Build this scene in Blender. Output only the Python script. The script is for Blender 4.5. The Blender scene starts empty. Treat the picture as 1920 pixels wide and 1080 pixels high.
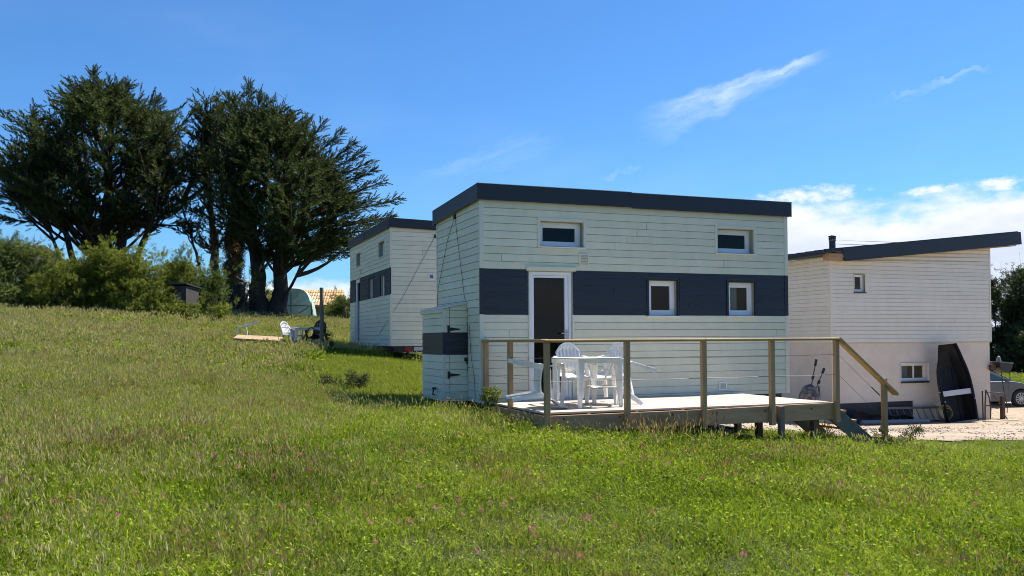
import bpy, math, random
import numpy as np
from mathutils import Vector, Matrix, Euler
R = math.radians
random.seed(7)
rng = np.random.default_rng(11)
SC = bpy.context.scene
COL = SC.collection

# ------------------------------------------------------------------ camera
EYE = 1.65
cam_d = bpy.data.cameras.new('camera')
cam = bpy.data.objects.new('camera', cam_d); COL.objects.link(cam)
cam_d.sensor_width = 36.0
cam_d.lens = 1644 / 1920 * 36
cam_d.shift_y = 61.6 / 1920
cam_d.clip_end = 4000
cam_d.clip_start = 0.05
cam.matrix_world = Matrix.Translation((0, 0, EYE)) @ Matrix.Rotation(R(90 + 1.2), 4, 'X') @ Matrix.Rotation(R(-0.35), 4, 'Z')
SC.camera = cam

# ------------------------------------------------------------------ light
SUN_AZ, SUN_EL = 59.0, 57.0            # azimuth clockwise from +Y
SC.view_settings.view_transform = 'Standard'
SC.view_settings.look = 'None'
SC.view_settings.gamma = 1
SC.view_settings.use_curve_mapping = False
SC.view_settings.exposure = 1.08
SC.cycles.filter_width = 1.0

world = bpy.data.worlds.new('World'); SC.world = world; world.use_nodes = True


class NT:
    """small helper to write node trees as expressions"""
    def __init__(s, tree):
        s.t = tree; s.n = tree.nodes; s.l = tree.links

    def node(s, typ, **kw):
        n = s.n.new(typ)
        for k, v in kw.items():
            setattr(n, k, v)
        return n

    def put(s, sock, v):
        if v is None: return
        if hasattr(v, 'is_output') or isinstance(v, bpy.types.NodeSocket):
            s.l.new(v, sock)
        else:
            sock.default_value = v

    def m(s, op, a, b=None, c=None, clamp=False):
        n = s.node('ShaderNodeMath', operation=op, use_clamp=clamp)
        s.put(n.inputs[0], a); s.put(n.inputs[1], b)
        if c is not None: s.put(n.inputs[2], c)
        return n.outputs[0]

    def ss(s, x, lo, hi, a=0.0, b=1.0):
        n = s.node('ShaderNodeMapRange', interpolation_type='SMOOTHSTEP')
        s.put(n.inputs[0], x); s.put(n.inputs[1], lo); s.put(n.inputs[2], hi); s.put(n.inputs[3], a); s.put(n.inputs[4], b)
        return n.outputs[0]

    def xyz(s, x, y, z=0.0):
        n = s.node('ShaderNodeCombineXYZ'); s.put(n.inputs[0], x); s.put(n.inputs[1], y); s.put(n.inputs[2], z)
        return n.outputs[0]

    def noise(s, vec, scale, detail=4, rough=0.55, dist=0.0):
        n = s.node('ShaderNodeTexNoise'); s.put(n.inputs['Vector'], vec)
        n.inputs['Scale'].default_value = scale; n.inputs['Detail'].default_value = detail
        n.inputs['Roughness'].default_value = rough; n.inputs['Distortion'].default_value = dist
        return n.outputs[0]

    def mix(s, f, a, b, mode='MIX'):
        n = s.node('ShaderNodeMix', data_type='RGBA', blend_type=mode)
        s.put(n.inputs[0], f); s.put(n.inputs[6], a); s.put(n.inputs[7], b)
        return n.outputs[2]


def make_sky():
    t = world.node_tree; t.nodes.clear(); N = NT(t)
    out = N.node('ShaderNodeOutputWorld'); bg = N.node('ShaderNodeBackground')
    sky = N.node('ShaderNodeTexSky', sky_type='NISHITA')
    sky.sun_disc = False
    sky.sun_elevation = R(SUN_EL); sky.sun_rotation = R(SUN_AZ)
    sky.altitude = 50; sky.air_density = 1.0; sky.dust_density = 0.35; sky.ozone_density = 2.2
    tc = N.node('ShaderNodeTexCoord')
    sp = N.node('ShaderNodeSeparateXYZ'); N.l.new(tc.outputs['Generated'], sp.inputs[0])
    x, y, z = sp.outputs
    az = N.m('ARCTAN2', x, y); el = N.m('ARCSINE', z)
    # cumulus bank low over the horizon, higher to the right
    top = N.m('ADD', N.m('MULTIPLY', N.ss(az, 0.10, 0.30, 0.062, 0.145), N.ss(az, 1.6, 0.7, 0.5, 1.0)), N.ss(az, -0.6, -0.2, 0.02, 0.0))
    p = N.xyz(N.m('MULTIPLY', az, 1.0), N.m('MULTIPLY', el, 2.1), z)
    n1 = N.noise(p, 7.0, 9, 0.60, 0.15)
    n2 = N.noise(p, 26.0, 6, 0.6)
    lift = N.m('MULTIPLY', N.m('SUBTRACT', top, el), 13.0)
    dens = N.m('ADD', N.m('MULTIPLY_ADD', n1, 1.15, -0.55), N.m('ADD', N.m('MINIMUM', lift, 0.72), N.m('MULTIPLY_ADD', n2, 0.5, -0.25)))
    cum = N.ss(dens, -0.06, 0.36)
    cum = N.m('MULTIPLY', cum, N.ss(el, 0.245, 0.15))

    def puff(a0, e0, wa, we, ns):
        da = N.m('DIVIDE', N.m('SUBTRACT', az, a0), wa); de = N.m('DIVIDE', N.m('SUBTRACT', el, e0), we)
        de = N.m('ADD', de, N.m('MULTIPLY', da, -0.25))
        d = N.m('SUBTRACT', 1.0, N.m('ADD', N.m('MULTIPLY', da, da), N.m('MULTIPLY', de, de)))
        nn = N.noise(N.xyz(N.m('MULTIPLY', az, 1.0), N.m('MULTIPLY', el, 1.8), ns), 48.0, 7, 0.66)
        return N.ss(N.m('ADD', d, N.m('MULTIPLY_ADD', nn, 3.4, -1.75)), -0.15, 1.5)
    for q in ((0.325, 0.1525, 0.062, 0.011, 2.0), (0.447, 0.1500, 0.032, 0.006, 5.0), (0.507, 0.1500, 0.030, 0.009, 8.0), (0.30, 0.128, 0.05, 0.008, 11.0)):
        cum = N.m('MAXIMUM', cum, puff(*q))
    shade = N.ss(N.m('ADD', N.m('MULTIPLY', n2, 0.5), N.m('MULTIPLY_ADD', dens, -0.55, 0.5)), 0.20, 0.75)
    ccol = N.mix(shade, (4.3, 4.9, 6.0, 1), (6.7, 6.8, 7.0, 1))

    def streak(a0, e0, a1, e1, w0, w1, amp, ns):
        L = math.hypot(a1 - a0, e1 - e0); ux, uy = (a1 - a0) / L, (e1 - e0) / L
        da = N.m('SUBTRACT', az, a0); de = N.m('SUBTRACT', el, e0)
        u = N.m('DIVIDE', N.m('ADD', N.m('MULTIPLY', da, ux), N.m('MULTIPLY', de, uy)), L)
        v = N.m('ADD', N.m('MULTIPLY', da, -uy), N.m('MULTIPLY', de, ux))
        wob = N.noise(N.xyz(N.m('MULTIPLY', u, 3.0), N.m('MULTIPLY', v, 40), ns), 1.5, 5, 0.6)
        v = N.m('ADD', v, N.m('MULTIPLY_ADD', wob, 0.030, -0.015))
        w = N.m('MULTIPLY_ADD', u, w1 - w0, w0)
        g = N.m('DIVIDE', v, w)
        lowside = N.ss(g, -2.1, -0.1); hiside = N.ss(g, 0.85, 0.2)
        fib = N.noise(N.xyz(N.m('MULTIPLY', u, 2.2), N.m('MULTIPLY', v, 70), ns), 1.8, 5, 0.6)
        k = N.m('MULTIPLY', N.m('MULTIPLY', lowside, hiside), N.m('MULTIPLY', N.ss(u, -0.12, 0.35), N.ss(u, 1.04, 0.78)))
        return N.m('MULTIPLY', N.m('MULTIPLY', k, N.ss(fib, 0.12, 0.85)), amp)

    c1 = streak(0.155, 0.243, 0.352, 0.301, 0.018, 0.006, 0.60, 1.0)
    c2 = streak(0.40, 0.243, 0.505, 0.268, 0.004, 0.003, 0.24, 4.0)
    c3 = streak(-0.13, 0.175, 0.06, 0.232, 0.012, 0.022, 0.12, 7.0)
    c4 = streak(0.095, 0.175, 0.15, 0.195, 0.004, 0.003, 0.15, 9.0)
    c5 = streak(0.165, 0.215, 0.22, 0.258, 0.006, 0.006, 0.20, 12.0)
    veil = N.m('MULTIPLY', N.ss(N.noise(N.xyz(N.m('MULTIPLY', az, 1.0), N.m('MULTIPLY', el, 3.0), z), 2.6, 5, 0.55), 0.48, 0.85), N.m('MULTIPLY', N.ss(el, 0.62, 0.1), 0.09))
    cir = N.m('MAXIMUM', N.m('MAXIMUM', c1, c2), N.m('MAXIMUM', c3, N.m('MAXIMUM', c4, c5)))
    cir = N.m('MAXIMUM', cir, veil)
    col = N.mix(1.0, sky.outputs[0], (0.39, 0.71, 1.04, 1), 'MULTIPLY')
    col = N.mix(cir, col, (6.4, 7.2, 8.4, 1))
    col = N.mix(cum, col, ccol)
    N.l.new(col, bg.inputs[0]); bg.inputs[1].default_value = 0.076
    N.l.new(bg.outputs[0], out.inputs[0])


make_sky()
sun_d = bpy.data.lights.new('sun', 'SUN'); sun_d.energy = 4.8; sun_d.angle = R(0.53); sun_d.color = (1.0, 0.94, 0.84)
sun = bpy.data.objects.new('sun', sun_d); COL.objects.link(sun)
sdir = Vector((math.sin(R(SUN_AZ)) * math.cos(R(SUN_EL)), math.cos(R(SUN_AZ)) * math.cos(R(SUN_EL)), math.sin(R(SUN_EL))))
sun.location = sdir * 60
sun.rotation_euler = sdir.to_track_quat('Z', 'Y').to_euler()

# ------------------------------------------------------------------ materials
MATS = {}


def mat(name, col, rough=0.6, var=0.0, nscale=6.0, stretch=(1, 1, 1), col2=None, f2=0.5, bump=0.0, metal=0.0, spec=0.4, objvar=0.0, detail=5):
    """principled with procedural colour variation: noise mix to col2, per-object brightness, optional bump"""
    m = bpy.data.materials.new(name); m.use_nodes = True; N = NT(m.node_tree)
    b = m.node_tree.nodes['Principled BSDF']
    b.inputs['Roughness'].default_value = rough; b.inputs['Metallic'].default_value = metal
    b.inputs['Specular IOR Level'].default_value = spec
    tc = N.node('ShaderNodeTexCoord'); mp = N.node('ShaderNodeMapping')
    mp.inputs['Scale'].default_value = stretch
    N.l.new(tc.outputs['Object'], mp.inputs[0])
    nz = N.noise(mp.outputs[0], nscale, detail, 0.6)
    c = (*col, 1)
    c2 = (*(col2 or tuple(v * (1 - var) for v in col)), 1)
    out = N.mix(N.ss(nz, 0.5 - f2 * 0.5, 0.5 + f2 * 0.5), c, c2)
    if objvar:
        oi = N.node('ShaderNodeObjectInfo')
        k = N.m('MULTIPLY_ADD', oi.outputs['Random'], 2 * objvar, 1 - objvar)
        out = N.mix(1.0, out, N.xyz(k, k, k), 'MULTIPLY')
    N.l.new(out, b.inputs['Base Color'])
    if bump:
        bp = N.node('ShaderNodeBump'); bp.inputs['Strength'].default_value = bump; bp.inputs['Distance'].default_value = 0.01
        n3 = N.noise(mp.outputs[0], nscale * 3, 6, 0.65)
        N.l.new(n3, bp.inputs['Height']); N.l.new(bp.outputs[0], b.inputs['Normal'])
    MATS[name] = m
    return m


mat('sage_paint', (0.75, 0.72, 0.54), 0.55, col2=(0.67, 0.645, 0.475), nscale=2.2, stretch=(2.2, 2.2, 1.0), bump=0.12, objvar=0.055, f2=0.7)
mat('sage_trim', (0.71, 0.695, 0.55), 0.5, var=0.06, nscale=4, objvar=0.03)
mat('navy_paint', (0.020, 0.026, 0.037), 0.5, var=0.18, nscale=3, stretch=(1, 1, 9), bump=0.08, objvar=0.10)
mat('navy_metal', (0.018, 0.022, 0.031), 0.42, var=0.15, nscale=1.5)
mat('cream_paint', (0.76, 0.71, 0.585), 0.55, col2=(0.69, 0.64, 0.52), f2=0.7, nscale=1.6, stretch=(2, 2, 1.0), bump=0.08, objvar=0.04)
mat('render_base', (0.74, 0.635, 0.51), 0.9, col2=(0.62, 0.525, 0.42), f2=0.7, nscale=1.5, bump=0.15)
mat('wall_backing', (0.32, 0.32, 0.25), 0.8, var=0.1)
mat('cream_backing', (0.55, 0.52, 0.43), 0.8, var=0.1)
mat('wall_rear', (0.47, 0.48, 0.42), 0.7, var=0.1, stretch=(1, 1, 10))
mat('interior', (0.04, 0.032, 0.022), 0.7, var=0.2, nscale=2)
mat('white_upvc', (0.80, 0.80, 0.80), 0.28, var=0.05, nscale=3)
mat('cream_reveal', (0.62, 0.55, 0.42), 0.5, var=0.08)
mat('white_plastic', (0.78, 0.78, 0.77), 0.34, col2=(0.68, 0.67, 0.63), nscale=5, f2=0.4, spec=0.5)
mat('black_plastic', (0.018, 0.018, 0.02), 0.42, var=0.3, nscale=5)
mat('black_boat', (0.007, 0.008, 0.009), 0.5, col2=(0.012, 0.013, 0.014), nscale=3, spec=0.25)
mat('boat_rim', (0.16, 0.17, 0.17), 0.5, var=0.3)
mat('seat_grey', (0.55, 0.56, 0.58), 0.45, var=0.1)
mat('deck_wood', (0.56, 0.50, 0.43), 0.75, col2=(0.34, 0.29, 0.24), nscale=3.0, stretch=(0.5, 9, 9), f2=0.75, bump=0.25, objvar=0.10)
mat('beam_wood', (0.48, 0.295, 0.155), 0.75, col2=(0.30, 0.185, 0.10), nscale=3.5, stretch=(0.5, 5, 5), f2=0.6, bump=0.25, objvar=0.12)
mat('rail_wood', (0.46, 0.30, 0.12), 0.6, col2=(0.30, 0.19, 0.075), nscale=3.0, stretch=(0.6, 6, 6), f2=0.6, bump=0.2, objvar=0.08)
mat('post_wood', (0.44, 0.285, 0.135), 0.65, col2=(0.28, 0.18, 0.09), nscale=3.0, stretch=(6, 6, 0.6), f2=0.6, bump=0.2, objvar=0.14)
mat('grey_wood', (0.20, 0.165, 0.125), 0.8, col2=(0.12, 0.10, 0.08), nscale=4, stretch=(6, 6, 0.7), f2=0.6, bump=0.3)
mat('green_wood', (0.115, 0.135, 0.105), 0.7, col2=(0.07, 0.085, 0.07), nscale=4, f2=0.6, bump=0.2)
mat('raw_plank', (0.52, 0.36, 0.21), 0.8, col2=(0.36, 0.25, 0.15), nscale=3, stretch=(0.6, 7, 7), f2=0.6, objvar=0.12)
mat('steel', (0.45, 0.46, 0.47), 0.45, var=0.1, metal=0.9)
mat('dark_steel', (0.05, 0.05, 0.055), 0.45, var=0.2, metal=0.5)
mat('rust', (0.12, 0.065, 0.035), 0.8, col2=(0.06, 0.04, 0.03), nscale=8, bump=0.2)
mat('pvc_grey', (0.16, 0.175, 0.20), 0.45, var=0.15)
mat('membrane', (0.025, 0.025, 0.028), 0.6, var=0.3)
mat('hose_olive', (0.20, 0.19, 0.10), 0.5, var=0.25)
mat('alu', (0.15, 0.145, 0.14), 0.5, var=0.25, metal=0.4)
mat('cable_black', (0.02, 0.022, 0.022), 0.6, var=0.1)
mat('rubber', (0.02, 0.02, 0.02), 0.85, var=0.2)
mat('car_paint', (0.10, 0.11, 0.125), 0.30, var=0.03, metal=0.35)
mat('car_glass', (0.03, 0.05, 0.06), 0.05, var=0.0, spec=0.8)
mat('lamp_red', (0.32, 0.015, 0.015), 0.3, var=0.1)
mat('plate_white', (0.55, 0.55, 0.55), 0.5, var=0.15)
mat('greenhouse_film', (0.52, 0.68, 0.57), 0.22, col2=(0.34, 0.50, 0.43), nscale=1.8, spec=0.8, bump=0.6)
mat('roof_tile', (0.50, 0.235, 0.10), 0.8, col2=(0.42, 0.33, 0.17), nscale=1.4, f2=0.4, objvar=0.12)
mat('tile_pale', (0.50, 0.44, 0.26), 0.8, var=0.2, objvar=0.1)
mat('shed_wall', (0.30, 0.27, 0.23), 0.8, var=0.2)
mat('far_wall', (0.22, 0.25, 0.29), 0.8, var=0.15)
mat('hut_wood', (0.05, 0.045, 0.04), 0.8, var=0.3)
mat('curtain', (0.50, 0.52, 0.50), 0.9, var=0.15, nscale=8, stretch=(8, 8, 1))
mat('net_bundle', (0.27, 0.24, 0.21), 0.9, col2=(0.06, 0.05, 0.05), nscale=9, f2=0.35, bump=0.4)
mat('bark', (0.055, 0.042, 0.033), 0.95, col2=(0.025, 0.02, 0.017), nscale=5, stretch=(3, 3, 0.5), bump=0.5)
mat('bark_brown', (0.13, 0.085, 0.045), 0.95, col2=(0.05, 0.035, 0.025), nscale=5, stretch=(3, 3, 0.6), bump=0.5)
mat('twig_grey', (0.16, 0.135, 0.115), 0.9, var=0.3)
mat('pebble_grey', (0.26, 0.24, 0.22), 0.9, var=0.4)
mat('pebble_tan', (0.42, 0.34, 0.26), 0.9, var=0.4)
mat('mesh_fence', (0.03, 0.035, 0.035), 0.7, var=0.2)

g = bpy.data.materials.new('window_glass'); g.use_nodes = True; N_ = NT(g.node_tree); g.node_tree.nodes.clear()
o_ = N_.node('ShaderNodeOutputMaterial'); gl = N_.node('ShaderNodeBsdfGlossy'); gl.inputs['Roughness'].default_value = 0.015
tr = N_.node('ShaderNodeBsdfTransparent'); tr.inputs[0].default_value = (0.72, 0.76, 0.75, 1)
fr = N_.node('ShaderNodeLayerWeight'); fr.inputs[0].default_value = 0.5
mx = N_.node('ShaderNodeMixShader')
N_.l.new(N_.m('MULTIPLY_ADD', N_.m('POWER', fr.outputs[1], 5.0), 0.9, 0.014, clamp=True), mx.inputs[0])
N_.l.new(tr.outputs[0], mx.inputs[1]); N_.l.new(gl.outputs[0], mx.inputs[2]); N_.l.new(mx.outputs[0], o_.inputs[0])
MATS['window_glass'] = g


def leaf_mat(name, ca, cb, dry=None, trans=0.35, patch=0.6, rough=0.5, drymax=0.7, pscale=(1, 1, 1), tpow=1.0):
    """foliage: colour from a per-leaf tint attribute and from large patches over the place"""
    m = bpy.data.materials.new(name); m.use_nodes = True; N = NT(m.node_tree)
    m.node_tree.nodes.clear()
    o = N.node('ShaderNodeOutputMaterial')
    at = N.node('ShaderNodeAttribute', attribute_name='tint')
    geo = N.node('ShaderNodeNewGeometry')
    mp = N.node('ShaderNodeMapping'); mp.inputs['Scale'].default_value = pscale
    N.l.new(geo.outputs['Position'], mp.inputs[0])
    sp = N.node('ShaderNodeSeparateColor'); N.l.new(at.outputs['Color'], sp.inputs[0])
    n1 = N.noise(mp.outputs[0], patch, 3, 0.6)
    f = N.m('ADD', N.m('MULTIPLY', N.m('POWER', sp.outputs[0], tpow), 0.78), N.m('MULTIPLY_ADD', n1, 1.1, -0.40), clamp=True)
    c = N.mix(f, (*ca, 1), (*cb, 1))
    if dry:
        n2 = N.noise(mp.outputs[0], patch * 0.42, 4, 0.6)
        d = N.m('MULTIPLY', N.ss(N.m('ADD', n2, N.m('MULTIPLY_ADD', sp.outputs[1], 0.55, -0.275)), 0.44, 0.72), drymax)
        c = N.mix(d, c, (*dry, 1))
    pb = N.node('ShaderNodeBsdfPrincipled'); pb.inputs['Roughness'].default_value = rough
    pb.inputs['Specular IOR Level'].default_value = 0.10
    tl = N.node('ShaderNodeBsdfTranslucent')
    ms = N.node('ShaderNodeMixShader'); ms.inputs[0].default_value = trans
    N.l.new(c, pb.inputs['Base Color'])
    N.l.new(N.mix(1.0, c, (1.15, 1.12, 0.5, 1), 'MULTIPLY'), tl.inputs[0])
    N.l.new(pb.outputs[0], ms.inputs[1]); N.l.new(tl.outputs[0], ms.inputs[2]); N.l.new(ms.outputs[0], o.inputs[0])
    MATS[name] = m


leaf_mat('grass_blade', (0.024, 0.066, 0.004), (0.335, 0.445, 0.030), dry=(0.42, 0.40, 0.16), trans=0.42, patch=0.55, rough=0.55, drymax=0.45, tpow=1.6)
leaf_mat('seed_head', (0.27, 0.24, 0.12), (0.54, 0.51, 0.27), trans=0.35)
leaf_mat('sorrel_head', (0.20, 0.12, 0.07), (0.40, 0.29, 0.18), trans=0.3)
leaf_mat('lawn_blade', (0.16, 0.21, 0.03), (0.27, 0.31, 0.05), trans=0.40, patch=1.2)
leaf_mat('cypress_leaf', (0.014, 0.026, 0.010), (0.085, 0.108, 0.034), trans=0.22, patch=0.35, rough=0.6)
leaf_mat('willow_leaf', (0.035, 0.06, 0.012), (0.21, 0.24, 0.04), trans=0.38, patch=0.5)
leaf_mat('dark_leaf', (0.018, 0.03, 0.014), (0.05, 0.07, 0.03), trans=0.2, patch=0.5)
leaf_mat('grey_leaf', (0.040, 0.068, 0.02), (0.17, 0.21, 0.065), trans=0.36, patch=0.6)
leaf_mat('broad_leaf', (0.04, 0.065, 0.018), (0.13, 0.16, 0.04), trans=0.3, patch=0.25)
leaf_mat('weed_leaf', (0.045, 0.06, 0.025), (0.10, 0.11, 0.05), trans=0.3)
leaf_mat('clover_petal', (0.30, 0.075, 0.12), (0.42, 0.20, 0.24), trans=0.3)
leaf_mat('ivy_leaf', (0.10, 0.065, 0.03), (0.17, 0.12, 0.05), trans=0.25)


# ------------------------------------------------------------------ mesh helpers
class MB:
    def __init__(s): s.v = []; s.f = []

    def add(s, vs, fs):
        o = len(s.v); s.v += [tuple(v) for v in vs]; s.f += [tuple(i + o for i in f) for f in fs]

    def box(s, a, b):
        x0, y0, z0 = a; x1, y1, z1 = b
        s.add([(x0, y0, z0), (x1, y0, z0), (x1, y1, z0), (x0, y1, z0), (x0, y0, z1), (x1, y0, z1), (x1, y1, z1), (x0, y1, z1)],
              [(0, 3, 2, 1), (4, 5, 6, 7), (0, 1, 5, 4), (1, 2, 6, 5), (2, 3, 7, 6), (3, 0, 4, 7)])

    def bar(s, p0, p1, w, h, up=(0, 0, 1), w1=None, h1=None):
        p0 = Vector(p0); p1 = Vector(p1); d = (p1 - p0).normalized(); u = Vector(up)
        r = d.cross(u)
        if r.length < 1e-4: r = d.cross(Vector((1, 0, 0)))
        r.normalize(); u = r.cross(d).normalized()
        w1 = w if w1 is None else w1; h1 = h if h1 is None else h1
        vs = []
        for p, ww, hh in ((p0, w, h), (p1, w1, h1)):
            for a, b in ((-1, -1), (1, -1), (1, 1), (-1, 1)):
                vs.append(p + r * (a * ww / 2) + u * (b * hh / 2))
        s.add(vs, [(0, 1, 2, 3), (7, 6, 5, 4), (0, 4, 5, 1), (1, 5, 6, 2), (2, 6, 7, 3), (3, 7, 4, 0)])

    def tube(s, pts, r, seg=6, r1=None):
        pts = [Vector(p) for p in pts]; n = len(pts); o = len(s.v)
        ref = Vector((0.31, 0.17, 0.93))
        for i, p in enumerate(pts):
            d = (pts[min(i + 1, n - 1)] - pts[max(i - 1, 0)]).normalized()
            a = d.cross(ref)
            if a.length < 1e-3: a = d.cross(Vector((1, 0, 0)))
            a.normalize(); b = d.cross(a)
            rr = r if r1 is None else r + (r1 - r) * i / max(1, n - 1)
            if isinstance(r, (list, tuple)): rr = r[i]
            for k in range(seg):
                t = 2 * math.pi * k / seg
                s.v.append(tuple(p + a * (rr * math.cos(t)) + b * (rr * math.sin(t))))
        for i in range(n - 1):
            for k in range(seg):
                k2 = (k + 1) % seg
                s.f.append((o + i * seg + k, o + i * seg + k2, o + (i + 1) * seg + k2, o + (i + 1) * seg + k))
        s.f.append(tuple(o + k for k in range(seg))[::-1]); s.f.append(tuple(o + (n - 1) * seg + k for k in range(seg)))

    def prism(s, poly, y0, y1):
        """polygon in xz extruded along y"""
        n = len(poly); o = len(s.v)
        s.v += [(x, y0, z) for x, z in poly] + [(x, y1, z) for x, z in poly]
        s.f.append(tuple(o + i for i in range(n))); s.f.append(tuple(o + n + i for i in range(n))[::-1])
        for i in range(n):
            j = (i + 1) % n; s.f.append((o + j, o + i, o + n + i, o + n + j))

    def lathe(s, prof, seg=20, axis='z', c=(0, 0, 0)):
        o = len(s.v); n = len(prof)
        for r, h in prof:
            for k in range(seg):
                t = 2 * math.pi * k / seg; a, b = r * math.cos(t), r * math.sin(t)
                p = (a, b, h) if axis == 'z' else ((a, h, b) if axis == 'y' else (h, a, b))
                s.v.append((p[0] + c[0], p[1] + c[1], p[2] + c[2]))
        for i in range(n - 1):
            for k in range(seg):
                k2 = (k + 1) % seg; s.f.append((o + i * seg + k, o + i * seg + k2, o + (i + 1) * seg + k2, o + (i + 1) * seg + k))

    def grid(s, fn, nu, nv, thick=None):
        """surface fn(u,v)->point; thick gives a closed shell along the normal"""
        P = [[Vector(fn(i / nu, j / nv)) for j in range(nv + 1)] for i in range(nu + 1)]
        o = len(s.v)
        for row in P: s.v += [tuple(p) for p in row]
        W = nv + 1
        for i in range(nu):
            for j in range(nv): s.f.append((o + i * W + j, o + (i + 1) * W + j, o + (i + 1) * W + j + 1, o + i * W + j + 1))
        if thick:
            o2 = len(s.v)
            for i in range(nu + 1):
                for j in range(nv + 1):
                    a = P[min(i + 1, nu)][j] - P[max(i - 1, 0)][j]; b = P[i][min(j + 1, nv)] - P[i][max(j - 1, 0)]
                    nrm = a.cross(b)
                    nrm = nrm.normalized() if nrm.length > 1e-9 else Vector((0, 0, 1))
                    s.v.append(tuple(P[i][j] - nrm * thick))
            for i in range(nu):
                for j in range(nv): s.f.append((o2 + i * W + j + 1, o2 + (i + 1) * W + j + 1, o2 + (i + 1) * W + j, o2 + i * W + j))
            for i in range(nu):
                for j in (0, nv):
                    s.f.append((o + i * W + j, o2 + i * W + j, o2 + (i + 1) * W + j, o + (i + 1) * W + j))
            for j in range(nv):
                for i in (0, nu):
                    s.f.append((o + i * W + j, o + i * W + j + 1, o2 + i * W + j + 1, o2 + i * W + j))

    def xform(s, M):
        s.v = [tuple(M @ Vector(v)) for v in s.v]; return s


def link(name, me, parent=None):
    o = bpy.data.objects.new(name, me); COL.objects.link(o)
    if parent is not None: o.parent = parent
    return o


def build(name, mb, m, parent=None, bevel=0.0, smooth=False):
    me = bpy.data.meshes.new(name); me.from_pydata(mb.v, [], mb.f); me.update()
    ms = m if isinstance(m, (list, tuple)) else [m]
    for q in ms: me.materials.append(MATS[q])
    if smooth: me.polygons.foreach_set('use_smooth', [True] * len(me.polygons))
    o = link(name, me, parent)
    if bevel:
        b = o.modifiers.new('bevel', 'BEVEL'); b.width = bevel; b.segments = 2; b.limit_method = 'ANGLE'
    return o


def tag(o, label, cat, group=None):
    o['label'] = label; o['category'] = cat
    if group: o['group'] = group
    return o


def thing(name, label, cat, loc=(0, 0, 0), rotz=0.0, group=None):
    o = bpy.data.objects.new(name, None); COL.objects.link(o); o.empty_display_size = 0.2
    o.location = loc; o.rotation_euler = (0, 0, rotz)
    return tag(o, label, cat, group)


def copy_thing(root, label, M, group=None):
    r = root.copy(); COL.objects.link(r); r['label'] = label; r.matrix_world = M
    if group: r['group'] = group
    for ch in list(root.children):
        c = ch.copy(); COL.objects.link(c); c.parent = r
        for gch in ch.children:
            d = gch.copy(); COL.objects.link(d); d.parent = c
    return r


def np_mesh(name, V, F, tint=None, mats=(), matidx=None):
    """triangle mesh from numpy arrays, tint = per-vertex colour"""
    me = bpy.data.meshes.new(name)
    me.vertices.add(len(V)); me.vertices.foreach_set('co', np.asarray(V, np.float32).ravel())
    me.loops.add(len(F) * 3); me.loops.foreach_set('vertex_index', np.asarray(F, np.int32).ravel())
    me.polygons.add(len(F)); me.polygons.foreach_set('loop_start', np.arange(0, len(F) * 3, 3, dtype=np.int32))
    if matidx is not None: me.polygons.foreach_set('material_index', np.asarray(matidx, np.int32))
    if tint is not None:
        a = me.attributes.new('tint', 'FLOAT_COLOR', 'POINT')
        c = np.ones((len(V), 4), np.float32); c[:, :tint.shape[1]] = tint
        a.data.foreach_set('color', c.ravel())
    for m in mats: me.materials.append(MATS[m])
    me.update(calc_edges=True)
    return me


# ------------------------------------------------------------------ terrain
TH = R(20.8); CT, ST = math.cos(TH), math.sin(TH)
E1 = (CT, ST); E2 = (-ST, CT)
H1O = (-0.502, 14.24)
H2O = (-3.35 + 6.02 * E2[0], 24.3 + 6.02 * E2[1])
H3O = (9.831, 27.0)


def loc(o, s, t): return (o[0] + E1[0] * s + E2[0] * t, o[1] + E1[1] * s + E2[1] * t)


CP = np.array([
    (0, 0, 0.0), (0, 6, 0.05), (4, 6, -0.15), (-4, 6, 0.30), (-2, 3, 0.1), (3, 2, -0.1), (0, -6, -0.2),
    (-0.6, 14.0, 0.50), (0.4, 11.9, 0.35), (2.2, 12.4, 0.13), (3.9, 13.0, 0.05), (4.9, 13.4, -0.01), (5.9, 14.0, -0.05),
    (0.0, 9.0, 0.19), (-4, 10, 0.55), (6.5, 10.0, -0.14), (4.5, 10, -0.04), (-8, 14, 1.0), (-14, 22, 2.0), (-5, 17.5, 0.92), (-2.2, 14.8, 0.58),
    (7.5, 14.5, -0.16), (9, 15.5, -0.22), (14, 17, -0.45), (3.0, 16.0, 0.0), (1.5, 19.5, 0.25), (6.0, 19.0, -0.30),
    (-3.3, 24.2, 1.12), (-5.5, 29.5, 1.38), (-2.0, 28, 0.9), (-6.5, 28, 1.34), (-7.6, 27, 1.42), (-5.65, 26, 1.34),
    (10, 27, -1.04), (16, 29.3, -1.08), (7, 26, -0.85), (12, 23, -0.8), (17.6, 32.3, -0.97), (22, 28, -1.0), (24, 40, -1.0), (24, 55, -1.1), (30, 75, -1.1),
    (-23, 40, 3.55), (-18, 42, 3.18), (-12, 44, 2.75), (-15, 43, 2.95), (-9, 44, 2.5), (-6, 40, 1.9), (-14, 32, 2.35), (-10, 24, 1.55), (-22, 30, 2.7), (-30, 44, 3.9), (0, 42, 1.1), (8, 45, -0.2),
    (-12, 60, 2.7), (-30, 70, 3.7), (5, 70, 0.4), (-15, 8, 1.1), (15, 8, -0.6), (-15, -10, 0.6), (15, -10, -0.8), (25, 18, -0.9), (-30, 20, 2.4), (40, 45, -1.2),
    (-80, 120, 3.2), (0, 140, 1.0), (80, 120, -1.2), (-80, 0, 2.5), (80, 0, -1.5), (0, -90, -0.6), (-60, -60, 1), (60, -60, -1.2)], float)


def _k(r2): return 0.5 * r2 * np.log(r2 + 1e-9)


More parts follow.
